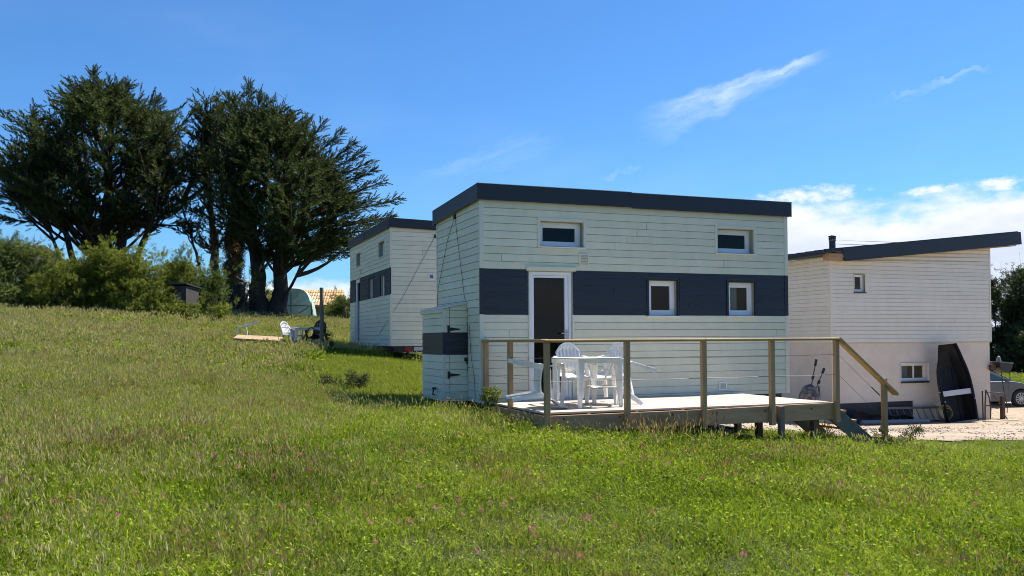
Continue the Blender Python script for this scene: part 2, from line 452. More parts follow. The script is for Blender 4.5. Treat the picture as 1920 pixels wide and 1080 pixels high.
_n = len(CP); _D = ((CP[:, None, :2] - CP[None, :, :2]) ** 2).sum(-1)
_A = np.zeros((_n + 3, _n + 3)); _A[:_n, :_n] = _k(_D) + np.eye(_n) * 0.6
_A[:_n, _n] = 1; _A[:_n, _n + 1:] = CP[:, :2]; _A[_n:, :_n] = _A[:_n, _n:].T
_W = np.linalg.solve(_A, np.concatenate([CP[:, 2], np.zeros(3)]))


def hgt(X, Y):
    X = np.asarray(X, float); Y = np.asarray(Y, float)
    r = np.sqrt(X * X + (Y - 20) ** 2); k = np.minimum(1.0, 95.0 / np.maximum(r, 1e-6))
    x = X * k; y = 20 + (Y - 20) * k
    z = _W[_n] + _W[_n + 1] * x + _W[_n + 2] * y
    for i in range(_n):
        z = z + _W[i] * _k((x - CP[i, 0]) ** 2 + (y - CP[i, 1]) ** 2)
    return z


def h(x, y): return float(hgt(np.array([x]), np.array([y]))[0])


def in_poly(X, Y, poly):
    inside = np.zeros(np.shape(X), bool); n = len(poly)
    for i in range(n):
        x0, y0 = poly[i]; x1, y1 = poly[(i + 1) % n]
        c = ((y0 > Y) != (y1 > Y)) & (X < (x1 - x0) * (Y - y0) / ((y1 - y0) or 1e-9) + x0)
        inside ^= c
    return inside


GRAVEL = [(4.4, 16.9), (5.6, 15.5), (6.9, 15.0), (9, 15.7), (12, 16.3), (16, 17.2), (26, 19.5), (60, 26), (60, 52), (18, 50), (12, 44), (2, 34), (-2.4, 30), (-2.6, 23.4), (-1.35, 19), (0.3, 17.4)]
LAWN = [(-5.0, 24.2), (-2.55, 24.2), (-2.5, 23.3), (-1.3, 18.6), (-0.9, 16.2), (-0.45, 14.0), (-2.3, 13.5), (-3.9, 16.9), (-4.9, 20.5)]
H1R = [loc(H1O, 0, 0), loc(H1O, 6.02, 0), loc(H1O, 6.02, 2.5), loc(H1O, 0, 2.5)]
DECKR = [loc(H1O, 0.0, -2.45), loc(H1O, 4.9, -2.45), loc(H1O, 4.9, 0), loc(H1O, 0.0, 0)]
H2R = [loc(H2O, 0, -6.02), loc(H2O, 2.5, -6.02), loc(H2O, 2.5, 0), loc(H2O, 0, 0)]
LOCKR = [loc(H1O, -0.47, 0.65), loc(H1O, 0, 0.65), loc(H1O, 0, 2.05), loc(H1O, -0.47, 2.05)]


def ground():
    def axis(lo, hi, step, far):
        a = list(np.arange(lo, hi + 1e-6, step)); d = step; x = hi
        while x < far: d *= 1.35; x += d; a.append(x)
        d = step; x = lo
        while x > -far: d *= 1.35; x -= d; a.insert(0, x)
        return np.array(a)
    xs = axis(-32, 32, 0.6, 1800); ys = axis(-4, 60, 0.6, 1800)
    X, Y = np.meshgrid(xs, ys, indexing='ij'); Z = hgt(X, Y)
    nx, ny = X.shape
    V = np.stack([X, Y, Z], -1).reshape(-1, 3)
    i, j = np.meshgrid(np.arange(nx - 1), np.arange(ny - 1), indexing='ij'); a = (i * ny + j).ravel()
    F = np.concatenate([np.stack([a, a + ny, a + ny + 1], 1), np.stack([a, a + ny + 1, a + 1], 1)])
    m = bpy.data.materials.new('meadow_soil'); m.use_nodes = True; N = NT(m.node_tree); b = m.node_tree.nodes['Principled BSDF']
    geo = N.node('ShaderNodeNewGeometry'); p = geo.outputs['Position']
    n1 = N.noise(p, 0.5, 5, 0.6); n2 = N.noise(p, 9.0, 6, 0.7)
    c = N.mix(N.ss(n1, 0.35, 0.65), (0.035, 0.05, 0.006, 1), (0.06, 0.06, 0.012, 1))
    c = N.mix(N.ss(n2, 0.35, 0.7), c, (0.02, 0.024, 0.004, 1))
    N.l.new(c, b.inputs['Base Color']); b.inputs['Roughness'].default_value = 0.95
    bp = N.node('ShaderNodeBump'); bp.inputs['Distance'].default_value = 0.08; bp.inputs['Strength'].default_value = 0.8
    N.l.new(n2, bp.inputs['Height']); N.l.new(bp.outputs[0], b.inputs['Normal'])
    MATS['meadow_soil'] = m
    me = np_mesh('ground', V, F, mats=('meadow_soil',)); me.polygons.foreach_set('use_smooth', [True] * len(me.polygons))
    o = link('ground', me); o['kind'] = 'structure'

    # gravel yard: its own sheet just above the ground
    xs = np.arange(-3, 60.01, 0.3); ys = np.arange(14, 53, 0.3)
    X, Y = np.meshgrid(xs, ys, indexing='ij'); nx, ny = X.shape
    wob = 0.16 * np.sin(X * 2.3 + Y) + 0.12 * np.sin(Y * 3.1 - X * 1.7)
    ins = in_poly(X + wob, Y + wob, GRAVEL)
    Z = hgt(X, Y) + 0.022 + 0.007 * np.sin(X * 1.9) * np.sin(Y * 1.3)
    cell = ins[:-1, :-1] & ins[1:, :-1] & ins[1:, 1:] & ins[:-1, 1:]
    i, j = np.nonzero(cell); a = i * ny + j
    F = np.concatenate([np.stack([a, a + ny, a + ny + 1], 1), np.stack([a, a + ny + 1, a + 1], 1)])
    used, inv = np.unique(F.ravel(), return_inverse=True)
    V = np.stack([X, Y, Z], -1).reshape(-1, 3)[used]; F = inv.reshape(-1, 3)
    m = bpy.data.materials.new('gravel'); m.use_nodes = True; N = NT(m.node_tree); b = m.node_tree.nodes['Principled BSDF']
    geo = N.node('ShaderNodeNewGeometry'); p = geo.outputs['Position']
    n1 = N.noise(p, 0.35, 5, 0.65); n2 = N.noise(p, 22.0, 5, 0.75); n3 = N.noise(p, 3.0, 5, 0.65)
    c = N.mix(N.ss(n1, 0.35, 0.65), (0.32, 0.245, 0.17, 1), (0.40, 0.325, 0.25, 1))
    c = N.mix(N.ss(n3, 0.45, 0.75, 0, 0.7), c, (0.22, 0.165, 0.11, 1))
    c = N.mix(N.ss(n2, 0.5, 0.75, 0, 0.7), c, (0.22, 0.18, 0.14, 1))
    N.l.new(c, b.inputs['Base Color']); b.inputs['Roughness'].default_value = 0.95
    bp = N.node('ShaderNodeBump'); bp.inputs['Distance'].default_value = 0.03; bp.inputs['Strength'].default_value = 0.9
    N.l.new(n2, bp.inputs['Height']); N.l.new(bp.outputs[0], b.inputs['Normal'])
    MATS['gravel'] = m
    o = link('gravel_yard', np_mesh('gravel_yard', V, F, mats=('gravel',))); o['kind'] = 'structure'


ground()


# ------------------------------------------------------------------ weatherboard walls
def siding(part, M, a0, a1, zb, zt, E, zref, opens, matf, joints=(), gap=0.007, smat='sage_paint'):
    """horizontal boards, each an object; M(a, off, z) -> house coordinates; opens = (a0,a1,z0,z1); zt(a) = wall top"""
    k = math.floor((zb - zref) / E + 1e-6)
    zmax = max(zt(a0), zt(a1))
    while zref + k * E < zmax - 0.012:
        z = zref + k * E; lo = max(zb, z); hi = z + E - gap
        jo = [a for a, zz in joints if z <= zz < z + E]
        brk = {a0, a1, *jo}
        act = [o for o in opens if o[2] < hi and o[3] > lo]
        for o in act:
            for q in o[:2]:
                if a0 < q < a1: brk.add(q)
        brk = sorted(brk); groups = []; cur = None
        for p, q in zip(brk[:-1], brk[1:]):
            mid = (p + q) / 2; iv = [(lo, hi)]
            for o in act:
                if o[0] < mid < o[1]:
                    nv = []
                    for l, u in iv:
                        if o[2] > l + 0.012: nv.append((l, min(u, o[2])))
                        if o[3] < u - 0.012: nv.append((max(l, o[3]), u))
                    iv = nv
            if not iv: cur = None; continue
            if cur is None or p in jo: cur = []; groups.append(cur)
            cur.append((p, q, iv))
        for gsegs in groups:
            mb = MB()
            jl = 0.003 if gsegs[0][0] in jo else 0; jr = 0.003 if gsegs[-1][1] in jo else 0
            for p, q, iv in gsegs:
                p2 = p + (jl if p == gsegs[0][0] else 0); q2 = q - (jr if q == gsegs[-1][1] else 0)
                for l, u in iv:
                    up, uq = min(u, zt(p2)), min(u, zt(q2))
                    if max(up, uq) - l < 0.006: continue
                    up = max(up, l + 0.002); uq = max(uq, l + 0.002)
                    rnd = random.uniform(-0.0012, 0.0012)
                    vs = []
                    for off_l, off_u in ((0.003, 0.003), (0.024 + rnd, 0.017 + rnd)):
                        vs += [M(p2, off_l, l), M(q2, off_l, l), M(q2, off_u, uq), M(p2, off_u, up)]
                    mb.add(vs, [(0, 3, 2, 1), (4, 5, 6, 7), (0, 1, 5, 4), (1, 2, 6, 5), (2, 3, 7, 6), (3, 0, 4, 7)])
            if mb.v:
                build('plank', mb, matf((lo + hi) / 2), part)
        k += 1


def slab(mb, M, a0, a1, z0, z1, opens, t0, t1):
    """wall backing with real openings: box pieces round them, offsets t0..t1"""
    xs = sorted({a0, a1, *[min(max(q, a0), a1) for o in opens for q in o[:2]]}); zs = sorted({z0, z1, *[min(max(q, z0), z1) for o in opens for q in o[2:4]]})
    for p, q in zip(xs[:-1], xs[1:]):
        for l, u in zip(zs[:-1], zs[1:]):
            mx_, mz_ = (p + q) / 2, (l + u) / 2
            if any(o[0] < mx_ < o[1] and o[2] < mz_ < o[3] for o in opens): continue
            vs = [M(p, t0, l), M(q, t0, l), M(q, t0, u), M(p, t0, u), M(p, t1, l), M(q, t1, l), M(q, t1, u), M(p, t1, u)]
            mb.add(vs, [(0, 1, 2, 3), (7, 6, 5, 4), (0, 4, 5, 1), (1, 5, 6, 2), (2, 6, 7, 3), (3, 7, 4, 0)])


def window(root, a0, a1, z0, z1, trim, dep=0.10, tw=0.05, sill=True, curtain=False, fw=0.055):
    """white window recessed in the front wall (y = depth): frame > reveal, pane, sill, surround"""
    mb = MB(); y0, y1 = dep, dep + 0.06
    mb.box((a0, y0, z0), (a0 + fw, y1, z1)); mb.box((a1 - fw, y0, z0), (a1, y1, z1))
    mb.box((a0 + fw, y0, z0), (a1 - fw, y1, z0 + fw)); mb.box((a0 + fw, y0, z1 - fw), (a1 - fw, y1, z1))
    w = build('window', mb, 'white_upvc', root, bevel=0.004)
    mb = MB(); s = fw + 0.002; sw = 0.035
    mb.box((a0 + fw - 0.006, y0 + 0.012, z0 + fw - 0.006), (a0 + fw + sw, y1 - 0.01, z1 - fw + 0.006)); mb.box((a1 - fw - sw, y0 + 0.012, z0 + fw - 0.006), (a1 - fw + 0.006, y1 - 0.01, z1 - fw + 0.006))
    mb.box((a0 + fw + sw, y0 + 0.012, z0 + fw - 0.006), (a1 - fw - sw, y1 - 0.01, z0 + fw + sw)); mb.box((a0 + fw + sw, y0 + 0.012, z1 - fw - sw), (a1 - fw - sw, y1 - 0.01, z1 - fw + 0.006))
    build('sash', mb, 'white_upvc', w, bevel=0.003)
    mb = MB(); q = fw + sw - 0.004
    mb.box((a0 + q, y0 + 0.030, z0 + q), (a1 - q, y0 + 0.034, z1 - q)); build('pane', mb, 'window_glass', w)
    mb = MB(); e = 0.012
    mb.box((a0 - e, -0.018, z0 - e), (a0 - 0.001, y1, z1 + e)); mb.box((a1 + 0.001, -0.018, z0 - e), (a1 + e, y1, z1 + e)); mb.box((a0 - 0.001, -0.018, z1 + 0.001), (a1 + 0.001, y1, z1 + e))
    build('reveal', mb, 'cream_reveal' if trim == 'sage_trim' else 'white_upvc' if trim == 'white_upvc' else 'navy_paint', w)
    mb = MB(); o = 0.032
    mb.box((a0 - e - tw, -o, z0 - 0.03), (a0 - e, -0.001, z1 + e + tw)); mb.box((a1 + e, -o, z0 - 0.03), (a1 + e + tw, -0.001, z1 + e + tw)); mb.box((a0 - e, -o, z1 + e), (a1 + e, -0.001, z1 + e + tw))
    build('surround', mb, trim, w, bevel=0.003)
    if sill:
        mb = MB(); mb.prism([(-0.055, z0 - 0.035), (y0, z0 - 0.028), (y0, z0 - 0.002), (-0.055, z0 - 0.016)], a0 - 0.05, a1 + 0.05)
        mb.xform(Matrix(((0, 1, 0, 0), (1, 0, 0, 0), (0, 0, 1, 0), (0, 0, 0, 1)))); build('sill', mb, 'white_upvc', w)
    if curtain:
        mb = MB()
        xm = a0 + fw + sw + (a1 - a0) * 0.36
        mb.grid(lambda u, v: (a0 + q + (xm - a0 - q) * u, y0 + 0.10 + 0.014 * math.sin(u * 22), z0 + fw + (z1 - z0 - 2 * fw) * v), 16, 1, 0.004)
        build('curtain', mb, 'curtain', w)
    return w


E_B = 0.125


def tiny_house(name, label, origin, rotz, dz, base, locker, lit_end):
    root = thing(name, label, 'tiny house', (origin[0], origin[1], base), rotz, 'tiny houses with a navy band')
    L, D = 6.02, 2.5
    Z = lambda z: z + dz - base
    zb, zt_f, zt_r = Z(0.617), Z(3.985), Z(3.90)
    W1 = (1.05, 1.83, Z(3.21), Z(3.62)); W2 = (4.52, 5.29, Z(3.20), Z(3.63))
    W3 = (3.10, 3.655, Z(2.06), Z(2.665)); W4 = (4.745, 5.295, Z(2.065), Z(2.66))
    DR = (0.845, 1.616, Z(0.60), Z(2.775))
    opens = [W1, W2, W3, W4, DR]
    pad = lambda o, e: (o[0] - e, o[1] + e, o[2] - 0.02, o[3] + e)
    MF = lambda a, off, z: (a, -off, z)
    ML = lambda a, off, z: (-off, a, z)
    MR = lambda a, off, z: (L + off, a, z)
    band = (Z(2.057), Z(2.807))
    mf = lambda z: 'navy_paint' if band[0] < z < band[1] else 'sage_paint'
    ms = lambda z: 'sage_paint'
    mb = MB(); slab(mb, MF, 0.0, L, zb, zt_f + 0.01, opens, 0.0, -0.14)
    fw = build('front_wall', mb, 'wall_backing', root)
    siding(fw, MF, 0.045, L - 0.045, zb, lambda a: zt_f - 0.01, E_B, Z(2.057), [pad(o, 0.06) for o in (W1, W2, W3, W4)] + [(DR[0] - 0.03, DR[1] + 0.03, DR[2], DR[3] + 0.06)], mf,
           [(3.057, Z(3.645)), (2.855, Z(3.497)), (2.655, Z(3.378)), (2.436, Z(3.26)), (0.489, Z(1.75)), (0.123, Z(1.054)), (4.633, Z(2.99)), (5.783, Z(1.729)), (2.71, Z(1.546)), (3.9, Z(2.3)), (2.4, Z(2.55)), (4.1, Z(1.2)), (2.2, Z(0.95)), (0.35, Z(3.02))])
    roofz = lambda a: zt_f - 0.01 + (zt_r - zt_f) * a / D
    for nm, MM, a0 in (('end_wall', ML, 0), ('end_wall', MR, 0)):
        mb = MB(); s_ = 1 if MM is MR else -1
        x0, x1 = (0.0, 0.10) if MM is ML else (L - 0.10, L)
        mb.add([(x0, 0.141, zb), (x1, 0.141, zb), (x1, D - 0.101, zb), (x0, D - 0.101, zb), (x0, 0.141, zt_f), (x1, 0.141, zt_f), (x1, D - 0.101, zt_r), (x0, D - 0.101, zt_r)],
               [(0, 3, 2, 1), (4, 5, 6, 7), (0, 1, 5, 4), (1, 2, 6, 5), (2, 3, 7, 6), (3, 0, 4, 7)])
        ew = build('end_wall', mb, 'wall_backing', root)
        op = [(0.64, 2.04, Z(0.3), Z(2.20))] if (locker and MM is ML) else []
        siding(ew, MM, 0.03, D - 0.03, zb, roofz, E_B, Z(2.057), op, ms, [(1.7, Z(2.9)), (0.9, Z(3.3))])
    mb = MB(); mb.box((0, D - 0.1, zb), (L, D, zt_r)); build('rear_wall', mb, 'wall_rear', root)
    mb = MB(); mb.box((0.1, 0.14, zb + 0.02), (L - 0.1, D - 0.1, zb + 0.12)); mb.box((2.2, 0.9, zb + 0.12), (2.28, D - 0.1, zt_r - 0.3)); mb.box((0.1, D - 0.16, zb + 0.12), (L - 0.1, D - 0.102, zt_r - 0.1))
    build('interior_lining', mb, 'interior', root)
    # corner trims
    for x in (0.0, L):
        mb = MB(); sx = -1 if x == 0 else 1
        xa, xb = sorted((x + sx * 0.030, x - sx * 0.043))
        z1 = band[0] if True else 0
        mb.box((xa, -0.030, zb), (xb, -0.001, band[0])); mb.box((xa, -0.030, band[1]), (xb, -0.001, zt_f + 0.01))
        xc, xd = sorted((x + sx * 0.030, x + sx * 0.001)); mb.box((xc, 0.0, zb), (xd, 0.028, zt_f))
        mb.box((xc, D - 0.03, zb), (xd, D + 0.02, zt_r))
        build('corner_trim', mb, 'sage_trim', root, bevel=0.003)
        mb = MB(); mb.box((xa, -0.029, band[0]), (xb, -0.001, band[1])); build('corner_trim', mb, 'navy_paint', root, bevel=0.003)
    # roof: shallow monopitch with a deep dark fascia all round
    o = 0.075; f0, f1 = Z(3.915), Z(4.182); r0, r1 = Z(3.83), Z(4.10)
    mb = MB()
    mb.add([(-o, -o, f1 - 0.02), (L + o, -o, f1 - 0.02), (L + o, D + o, r1 - 0.02), (-o, D + o, r1 - 0.02), (-o, -o, f0 + 0.06), (L + o, -o, f0 + 0.06), (L + o, D + o, r0 + 0.06), (-o, D + o, r0 + 0.06)],
           [(0, 1, 2, 3), (7, 6, 5, 4), (0, 4, 5, 1), (1, 5, 6, 2), (2, 6, 7, 3), (3, 7, 4, 0)])
    rf = build('roof', mb, 'navy_metal', root)
    mb = MB(); q = o + 0.012; xs = [-q, 2.74, L + q]
    mb.box((xs[0], -q, f0), (xs[1], -o - 0.0005, f1)); mb.box((xs[1] + 0.0, -q + 0.004, f0 - 0.012), (xs[2], -o - 0.0005, f1 - 0.010))
    for x in (-q, L + o + 0.0005):
        mb.add([(x, -o, f0), (x + 0.0115, -o, f0), (x + 0.0115, D + q, r0), (x, D + q, r0), (x, -o, f1), (x + 0.0115, -o, f1), (x + 0.0115, D + q, r1), (x, D + q, r1)],
               [(0, 3, 2, 1), (4, 5, 6, 7), (0, 1, 5, 4), (1, 2, 6, 5), (2, 3, 7, 6), (3, 0, 4, 7)])
    mb.box((-o, D + o + 0.0005, r0), (L + o, D + q, r1))
    build('fascia', mb, 'navy_metal', rf)
    mb = MB(); mb.box((-q - 0.004, -q - 0.004, f1 - 0.003), (xs[1], -o, f1 + 0.006)); mb.box((xs[1] + 0.001, -q - 0.002, f1 - 0.012), (xs[2] + 0.004, -o, f1 - 0.004)); build('drip_edge', mb, 'steel', rf)
    window(root, *W1, 'sage_trim'); window(root, *W2, 'sage_trim')
    window(root, *W3, 'navy_paint', dep=0.06, tw=0.035); window(root, *W4, 'navy_paint', dep=0.06, tw=0.035, curtain=True)
    # glazed door
    a0, a1, z0, z1 = DR; mb = MB(); y0 = 0.005; fwid = 0.055
    mb.box((a0, y0, z0), (a0 + fwid, y0 + 0.07, z1)); mb.box((a1 - fwid, y0, z0), (a1, y0 + 0.07, z1)); mb.box((a0 + fwid, y0, z1 - 0.06), (a1 - fwid, y0 + 0.07, z1)); mb.box((a0 + fwid, y0, z0), (a1 - fwid, y0 + 0.07, z0 + 0.06))
    dr = build('door', mb, 'white_upvc', root, bevel=0.004)
    mb = MB(); i0, i1 = a0 + fwid + 0.003, a1 - fwid - 0.003; sw = 0.062; ya, yb = y0 + 0.012, y0 + 0.06
    mb.box((i0, ya, z0 + 0.063), (i0 + sw - 0.03, yb, z1 - 0.063)); mb.box((i1 - sw, ya, z0 + 0.063), (i1, yb, z1 - 0.063)); mb.box((i0 + sw - 0.03, ya, z1 - 0.063 - 0.035), (i1 - sw, yb, z1 - 0.063)); mb.box((i0 + sw - 0.03, ya, z0 + 0.063), (i1 - sw, yb, z0 + 0.15))
    build('leaf', mb, 'white_upvc', dr, bevel=0.004)
    mb = MB(); mb.box((i0 + sw - 0.034, ya + 0.02, z0 + 0.146), (i1 - sw + 0.004, ya + 0.026, z1 - 0.094)); build('pane', mb, 'window_glass', dr)
    mb = MB(); hx = i1 - sw / 2; hz = Z(1.745)
    mb.box((hx - 0.018, ya - 0.010, hz - 0.11), (hx + 0.018, ya - 0.0005, hz + 0.06)); mb.tube([(hx, ya - 0.01, hz), (hx, ya - 0.055, hz), (hx - 0.12, ya - 0.055, hz)], 0.010, 8)
    build('handle', mb, 'steel', dr)
    mb = MB(); mb.box((a0 - 0.06, -0.045, z1 + 0.012), (a1 + 0.07, 0.0, z1 + 0.065)); mb.box((a0 - 0.075, -0.06, z1 + 0.065), (a1 + 0.085, 0.0, z1 + 0.08)); build('header', mb, 'sage_trim', dr, bevel=0.003)
    mb = MB(); mb.box((a0 - 0.028, -0.034, zb), (a0 - 0.002, 0.0, band[0])); mb.box((a1 + 0.002, -0.034, zb), (a1 + 0.028, 0.0, band[0])); build('door_trim', mb, 'sage_trim', dr)
    # wall vents
    for (va, vb, vz0, vz1, q_) in ((1.75, 1.93, 2.89, 3.09, 'cream_reveal'), (4.505, 4.665, 0.71, 0.86, 'white_upvc')):
        mb = MB(); z0_, z1_ = Z(vz0), Z(vz1); r_ = 0.022
        mb.box((va, -0.042, z0_), (va + r_, -0.024, z1_)); mb.box((vb - r_, -0.042, z0_), (vb, -0.024, z1_)); mb.box((va + r_, -0.042, z0_), (vb - r_, -0.024, z0_ + r_)); mb.box((va + r_, -0.042, z1_ - r_), (vb - r_, -0.024, z1_))
        v = build('vent', mb, 'white_upvc' if q_ == 'white_upvc' else 'sage_trim', root)
        mb = MB(); n_ = 6
        for i in range(n_):
            zz = z0_ + r_ + (z1_ - z0_ - 2 * r_) * (i + 0.5) / n_; mb.bar((va + r_, -0.032, zz), (vb - r_, -0.032, zz), 0.014, 0.008, up=(0, -0.6, 1))
        build('louvre', mb, 'sage_trim', v)
    # vent on the end wall
    if lit_end:
        for (yy, zz) in ((1.15, Z(2.57)),):
            mb = MB(); x = L
            for (p0, p1, q0, q1) in ((-.085, -.055, -.085, .085), (.055, .085, -.085, .085), (-.055, .055, -.085, -.055), (-.055, .055, .055, .085)):
                mb.box((x + 0.02, yy + p0, zz + q0), (x + 0.04, yy + p1, zz + q1))
            v = build('vent', mb, 'white_upvc', root)
            mb = MB(); mb.box((x + 0.02, yy - 0.055, zz - 0.055), (x + 0.026, yy + 0.055, zz + 0.055)); build('grille', mb, 'pvc_grey', v)
        mb = MB(); mb.tube([(L + 0.03, 1.26, Z(3.70)), (L + 0.035, 0.31, Z(1.96)), (L + 0.035, 0.06, Z(1.58))], 0.004, 5); build('cable', mb, 'cable_black', root)
        mb = MB(); mb.tube([(L + 0.03, 1.26, Z(3.70)), (L + 0.04, 1.52, Z(3.3)), (L + 0.04, 1.75, Z(2.6))], 0.004, 5); build('cable', mb, 'cable_black', root)
        mb = MB(); mb.bar((L + 0.035, 1.26, Z(3.66)), (L + 0.035, 1.26, Z(3.76)), 0.05, 0.04); build('hook', mb, 'dark_steel', root)
        mb = MB(); mb.tube([(4.45, -0.03, Z(0.90)), (5.75, -0.035, Z(1.35))], 0.004, 5); build('cable', mb, 'cable_black', root)
    else:
        for pts in ([(-0.035, 1.32, Z(3.82)), (-0.04, 1.75, Z(3.45)), (-0.04, 2.38, Z(2.60)), (-0.04, 2.46, Z(2.2))], [(-0.035, 1.30, Z(3.82)), (-0.04, 1.12, Z(3.35)), (-0.04, 0.76, Z(2.38)), (-0.04, 0.66, Z(2.25))], [(-0.035, 0.52, Z(1.9)), (-0.04, 0.42, Z(1.4)), (-0.04, 0.24, Z(1.0)), (-0.04, 0.2, Z(0.7))], [(-0.035, 0.60, Z(1.95)), (-0.04, 0.60, Z(1.1))]):
            mb = MB(); mb.tube(pts, 0.004, 5); build('cable', mb, 'cable_black', root)
        mb = MB(); mb.bar((-0.04, 1.31, Z(3.78)), (-0.04, 1.31, Z(3.86)), 0.05, 0.04); build('hook', mb, 'dark_steel', root)
    # trailer under the house
    mb = MB(); mb.box((0.05, 0.10, zb - 0.16), (L - 0.05, 0.22, zb - 0.002)); mb.box((0.05, D - 0.22, zb - 0.16), (L - 0.05, D - 0.10, zb - 0.002))
    for x in (0.1, 1.5, 3.0, 4.5, L - 0.16): mb.box((x, 0.22, zb - 0.12), (x + 0.06, D - 0.22, zb - 0.003))
    ch = build('chassis', mb, 'dark_steel', root)
    for x in (2.55, 3.3):
        for y in (0.30, D - 0.46):
            mb = MB(); mb.lathe([(0.0, 0), (0.2, 0), (0.30, 0.01), (0.32, 0.05), (0.32, 0.13), (0.30, 0.17), (0.2, 0.18), (0.0, 0.18)], 20, 'y', (x, y, max(zb - 0.26, 0.30)))
            w = build('wheel', mb, 'rubber', root)
            mb = MB(); mb.lathe([(0.0, -0.004), (0.17, -0.004), (0.19, 0.006), (0.0, 0.006)], 16, 'y', (x, y, max(zb - 0.26, 0.30))); build('rim', mb, 'steel', w)
    if lit_end:
        for y in (0.37, 1.95):
            mb = MB(); mb.box((L - 0.01, y, zb - 0.155), (L + 0.03, y + 0.22, zb - 0.02)); build('tail_lamp', mb, 'lamp_red', root, bevel=0.01)
        mb = MB(); mb.box((L + 0.0, 0.64, zb - 0.13), (L + 0.012, 1.10, zb - 0.025)); build('number_plate', mb, 'plate_white', root)
        mb = MB(); mb.box((L - 0.04, 0.2, zb - 0.17), (L - 0.02, D - 0.2, zb - 0.01)); build('bumper_bar', mb, 'dark_steel', root)
        for y in (0.5, 1.0, 1.8):
            mb = MB(); mb.bar((L - 0.15, y, zb - 0.17), (L - 0.12, y, 0.0), 0.06, 0.06); build('prop_stand', mb, 'dark_steel', root)
    # storage locker on the left end wall
    if locker:
        s0, t0, t1 = -0.45, 0.673, 2.01
        ztop = lambda s: Z(2.285 + (2.285 - 2.19) / 0.45 * s)
        mb = MB(); q = 0.022
        mb.add([(s0 + q, t0 + q, zb), (-0.001, t0 + q, zb), (-0.001, t1, zb), (s0 + q, t1, zb), (s0 + q, t0 + q, ztop(s0) - .02), (-0.001, t0 + q, ztop(0) - .02), (-0.001, t1, ztop(0) - .02), (s0 + q, t1, ztop(s0) - .02)],
               [(0, 3, 2, 1), (4, 5, 6, 7), (0, 1, 5, 4), (1, 2, 6, 5), (2, 3, 7, 6), (3, 0, 4, 7)])
        lk = build('locker', mb, 'wall_backing', root)
        lb = lambda z: 'navy_paint' if Z(1.395) < z < Z(1.775) else 'sage_paint'
        zr = Z(1.397)
        MLF = lambda a, off, z: (a, t0 + q - off, z)
        siding(lk, MLF, -0.325, -0.012, zb, lambda a: ztop(a) - 0.03, E_B, zr, [], lb)
        siding(lk, MLF, -0.405, -0.335, zb, lambda a: ztop(a) - 0.03, E_B, zr, [], lb)
        MLL = lambda a, off, z: (s0 + q - off, a, z)
        siding(lk, MLL, t0 + 0.055, t1 - 0.01, zb, lambda a: ztop(s0) - 0.075, E_B, zr, [], lb)
        for zz0, zz1, mm in ((zb, Z(1.397), 'sage_trim'), (Z(1.397), Z(1.772), 'navy_paint'), (Z(1.772), ztop(s0) - 0.03, 'sage_trim')):
            mb = MB(); mb.box((s0 - 0.006, t0 - 0.006, zz0), (s0 + 0.045, t0 + 0.02, zz1)); mb.box((s0 - 0.006, t0 + 0.0201, zz0), (s0 + 0.016, t0 + 0.05, zz1)); build('corner_trim', mb, mm, lk)
        mb = MB()
        mb.add([(s0 - 0.03, t0 - 0.02, ztop(s0) - .03), (-0.026, t0 - 0.02, ztop(0) - .03), (-0.026, t1 + .02, ztop(0) - .03), (s0 - 0.03, t1 + .02, ztop(s0) - .03), (s0 - 0.03, t0 - 0.02, ztop(s0)), (-0.026, t0 - 0.02, ztop(0)), (-0.026, t1 + .02, ztop(0)), (s0 - 0.03, t1 + .02, ztop(s0))],
               [(0, 3, 2, 1), (4, 5, 6, 7), (0, 1, 5, 4), (1, 2, 6, 5), (2, 3, 7, 6), (3, 0, 4, 7)])
        mb.box((s0 - 0.034, t0 - 0.018, ztop(s0) - 0.085), (s0 - 0.009, t1 + .02, ztop(s0) - 0.032))
        build('lid', mb, 'sage_trim', lk, bevel=0.003)
        for hz in (1.825, 1.056):
            mb = MB(); y = t0 - 0.008; zc = Z(hz)
            mb.box((-0.37, y, zc - 0.06), (-0.33, y + 0.010, zc + 0.06)); mb.add([(-0.33, y, zc - 0.03), (-0.15, y, zc - 0.008), (-0.15, y, zc + 0.008), (-0.33, y, zc + 0.03), (-0.33, y + .006, zc - 0.03), (-0.15, y + .006, zc - 0.008), (-0.15, y + .006, zc + 0.008), (-0.33, y + .006, zc + 0.03)], [(0, 1, 2, 3), (7, 6, 5, 4), (0, 4, 5, 1), (1, 5, 6, 2), (2, 6, 7, 3), (3, 7, 4, 0)])
            mb.lathe([(0.0, -0.012), (0.014, -0.012), (0.014, 0.0)], 8, 'y', (-0.35, y, zc)); build('hinge', mb, 'cable_black', lk)
        mb = MB(); mb.box((-0.075, t0 - 0.012, Z(1.285)), (-0.025, t0 + 0.0, Z(1.345))); mb.tube([(-0.05, t0 - 0.02, Z(1.30)), (-0.05, t0 - 0.03, Z(1.25)), (-0.02, t0 - 0.02, Z(1.25))], 0.008, 6); build('latch', mb, 'cable_black', lk)
        mb = MB(); mb.tube([(-0.02 + s0, 1.1, Z(0.70)), (s0 - 0.06, 1.1, Z(0.71)), (s0 - 0.07, 1.02, Z(0.80)), (s0 - 0.03, 0.99, Z(0.83))], 0.012, 6); mb.box((s0 - 0.09, 0.97, Z(0.80)), (s0 - 0.03, 1.05, Z(0.835))); build('tap', mb, 'cable_black', lk)
    return root


tiny_house('tiny_house', 'nearer sage tiny house with wooden deck in front and storage locker on its end wall', H1O, TH, 0.0, 0.40, True, False)
tiny_house('tiny_house', 'farther tiny house on trailer, end wall partly hidden behind the nearer tiny house', H2O, TH - math.pi / 2, 0.86, 1.15, False, True)

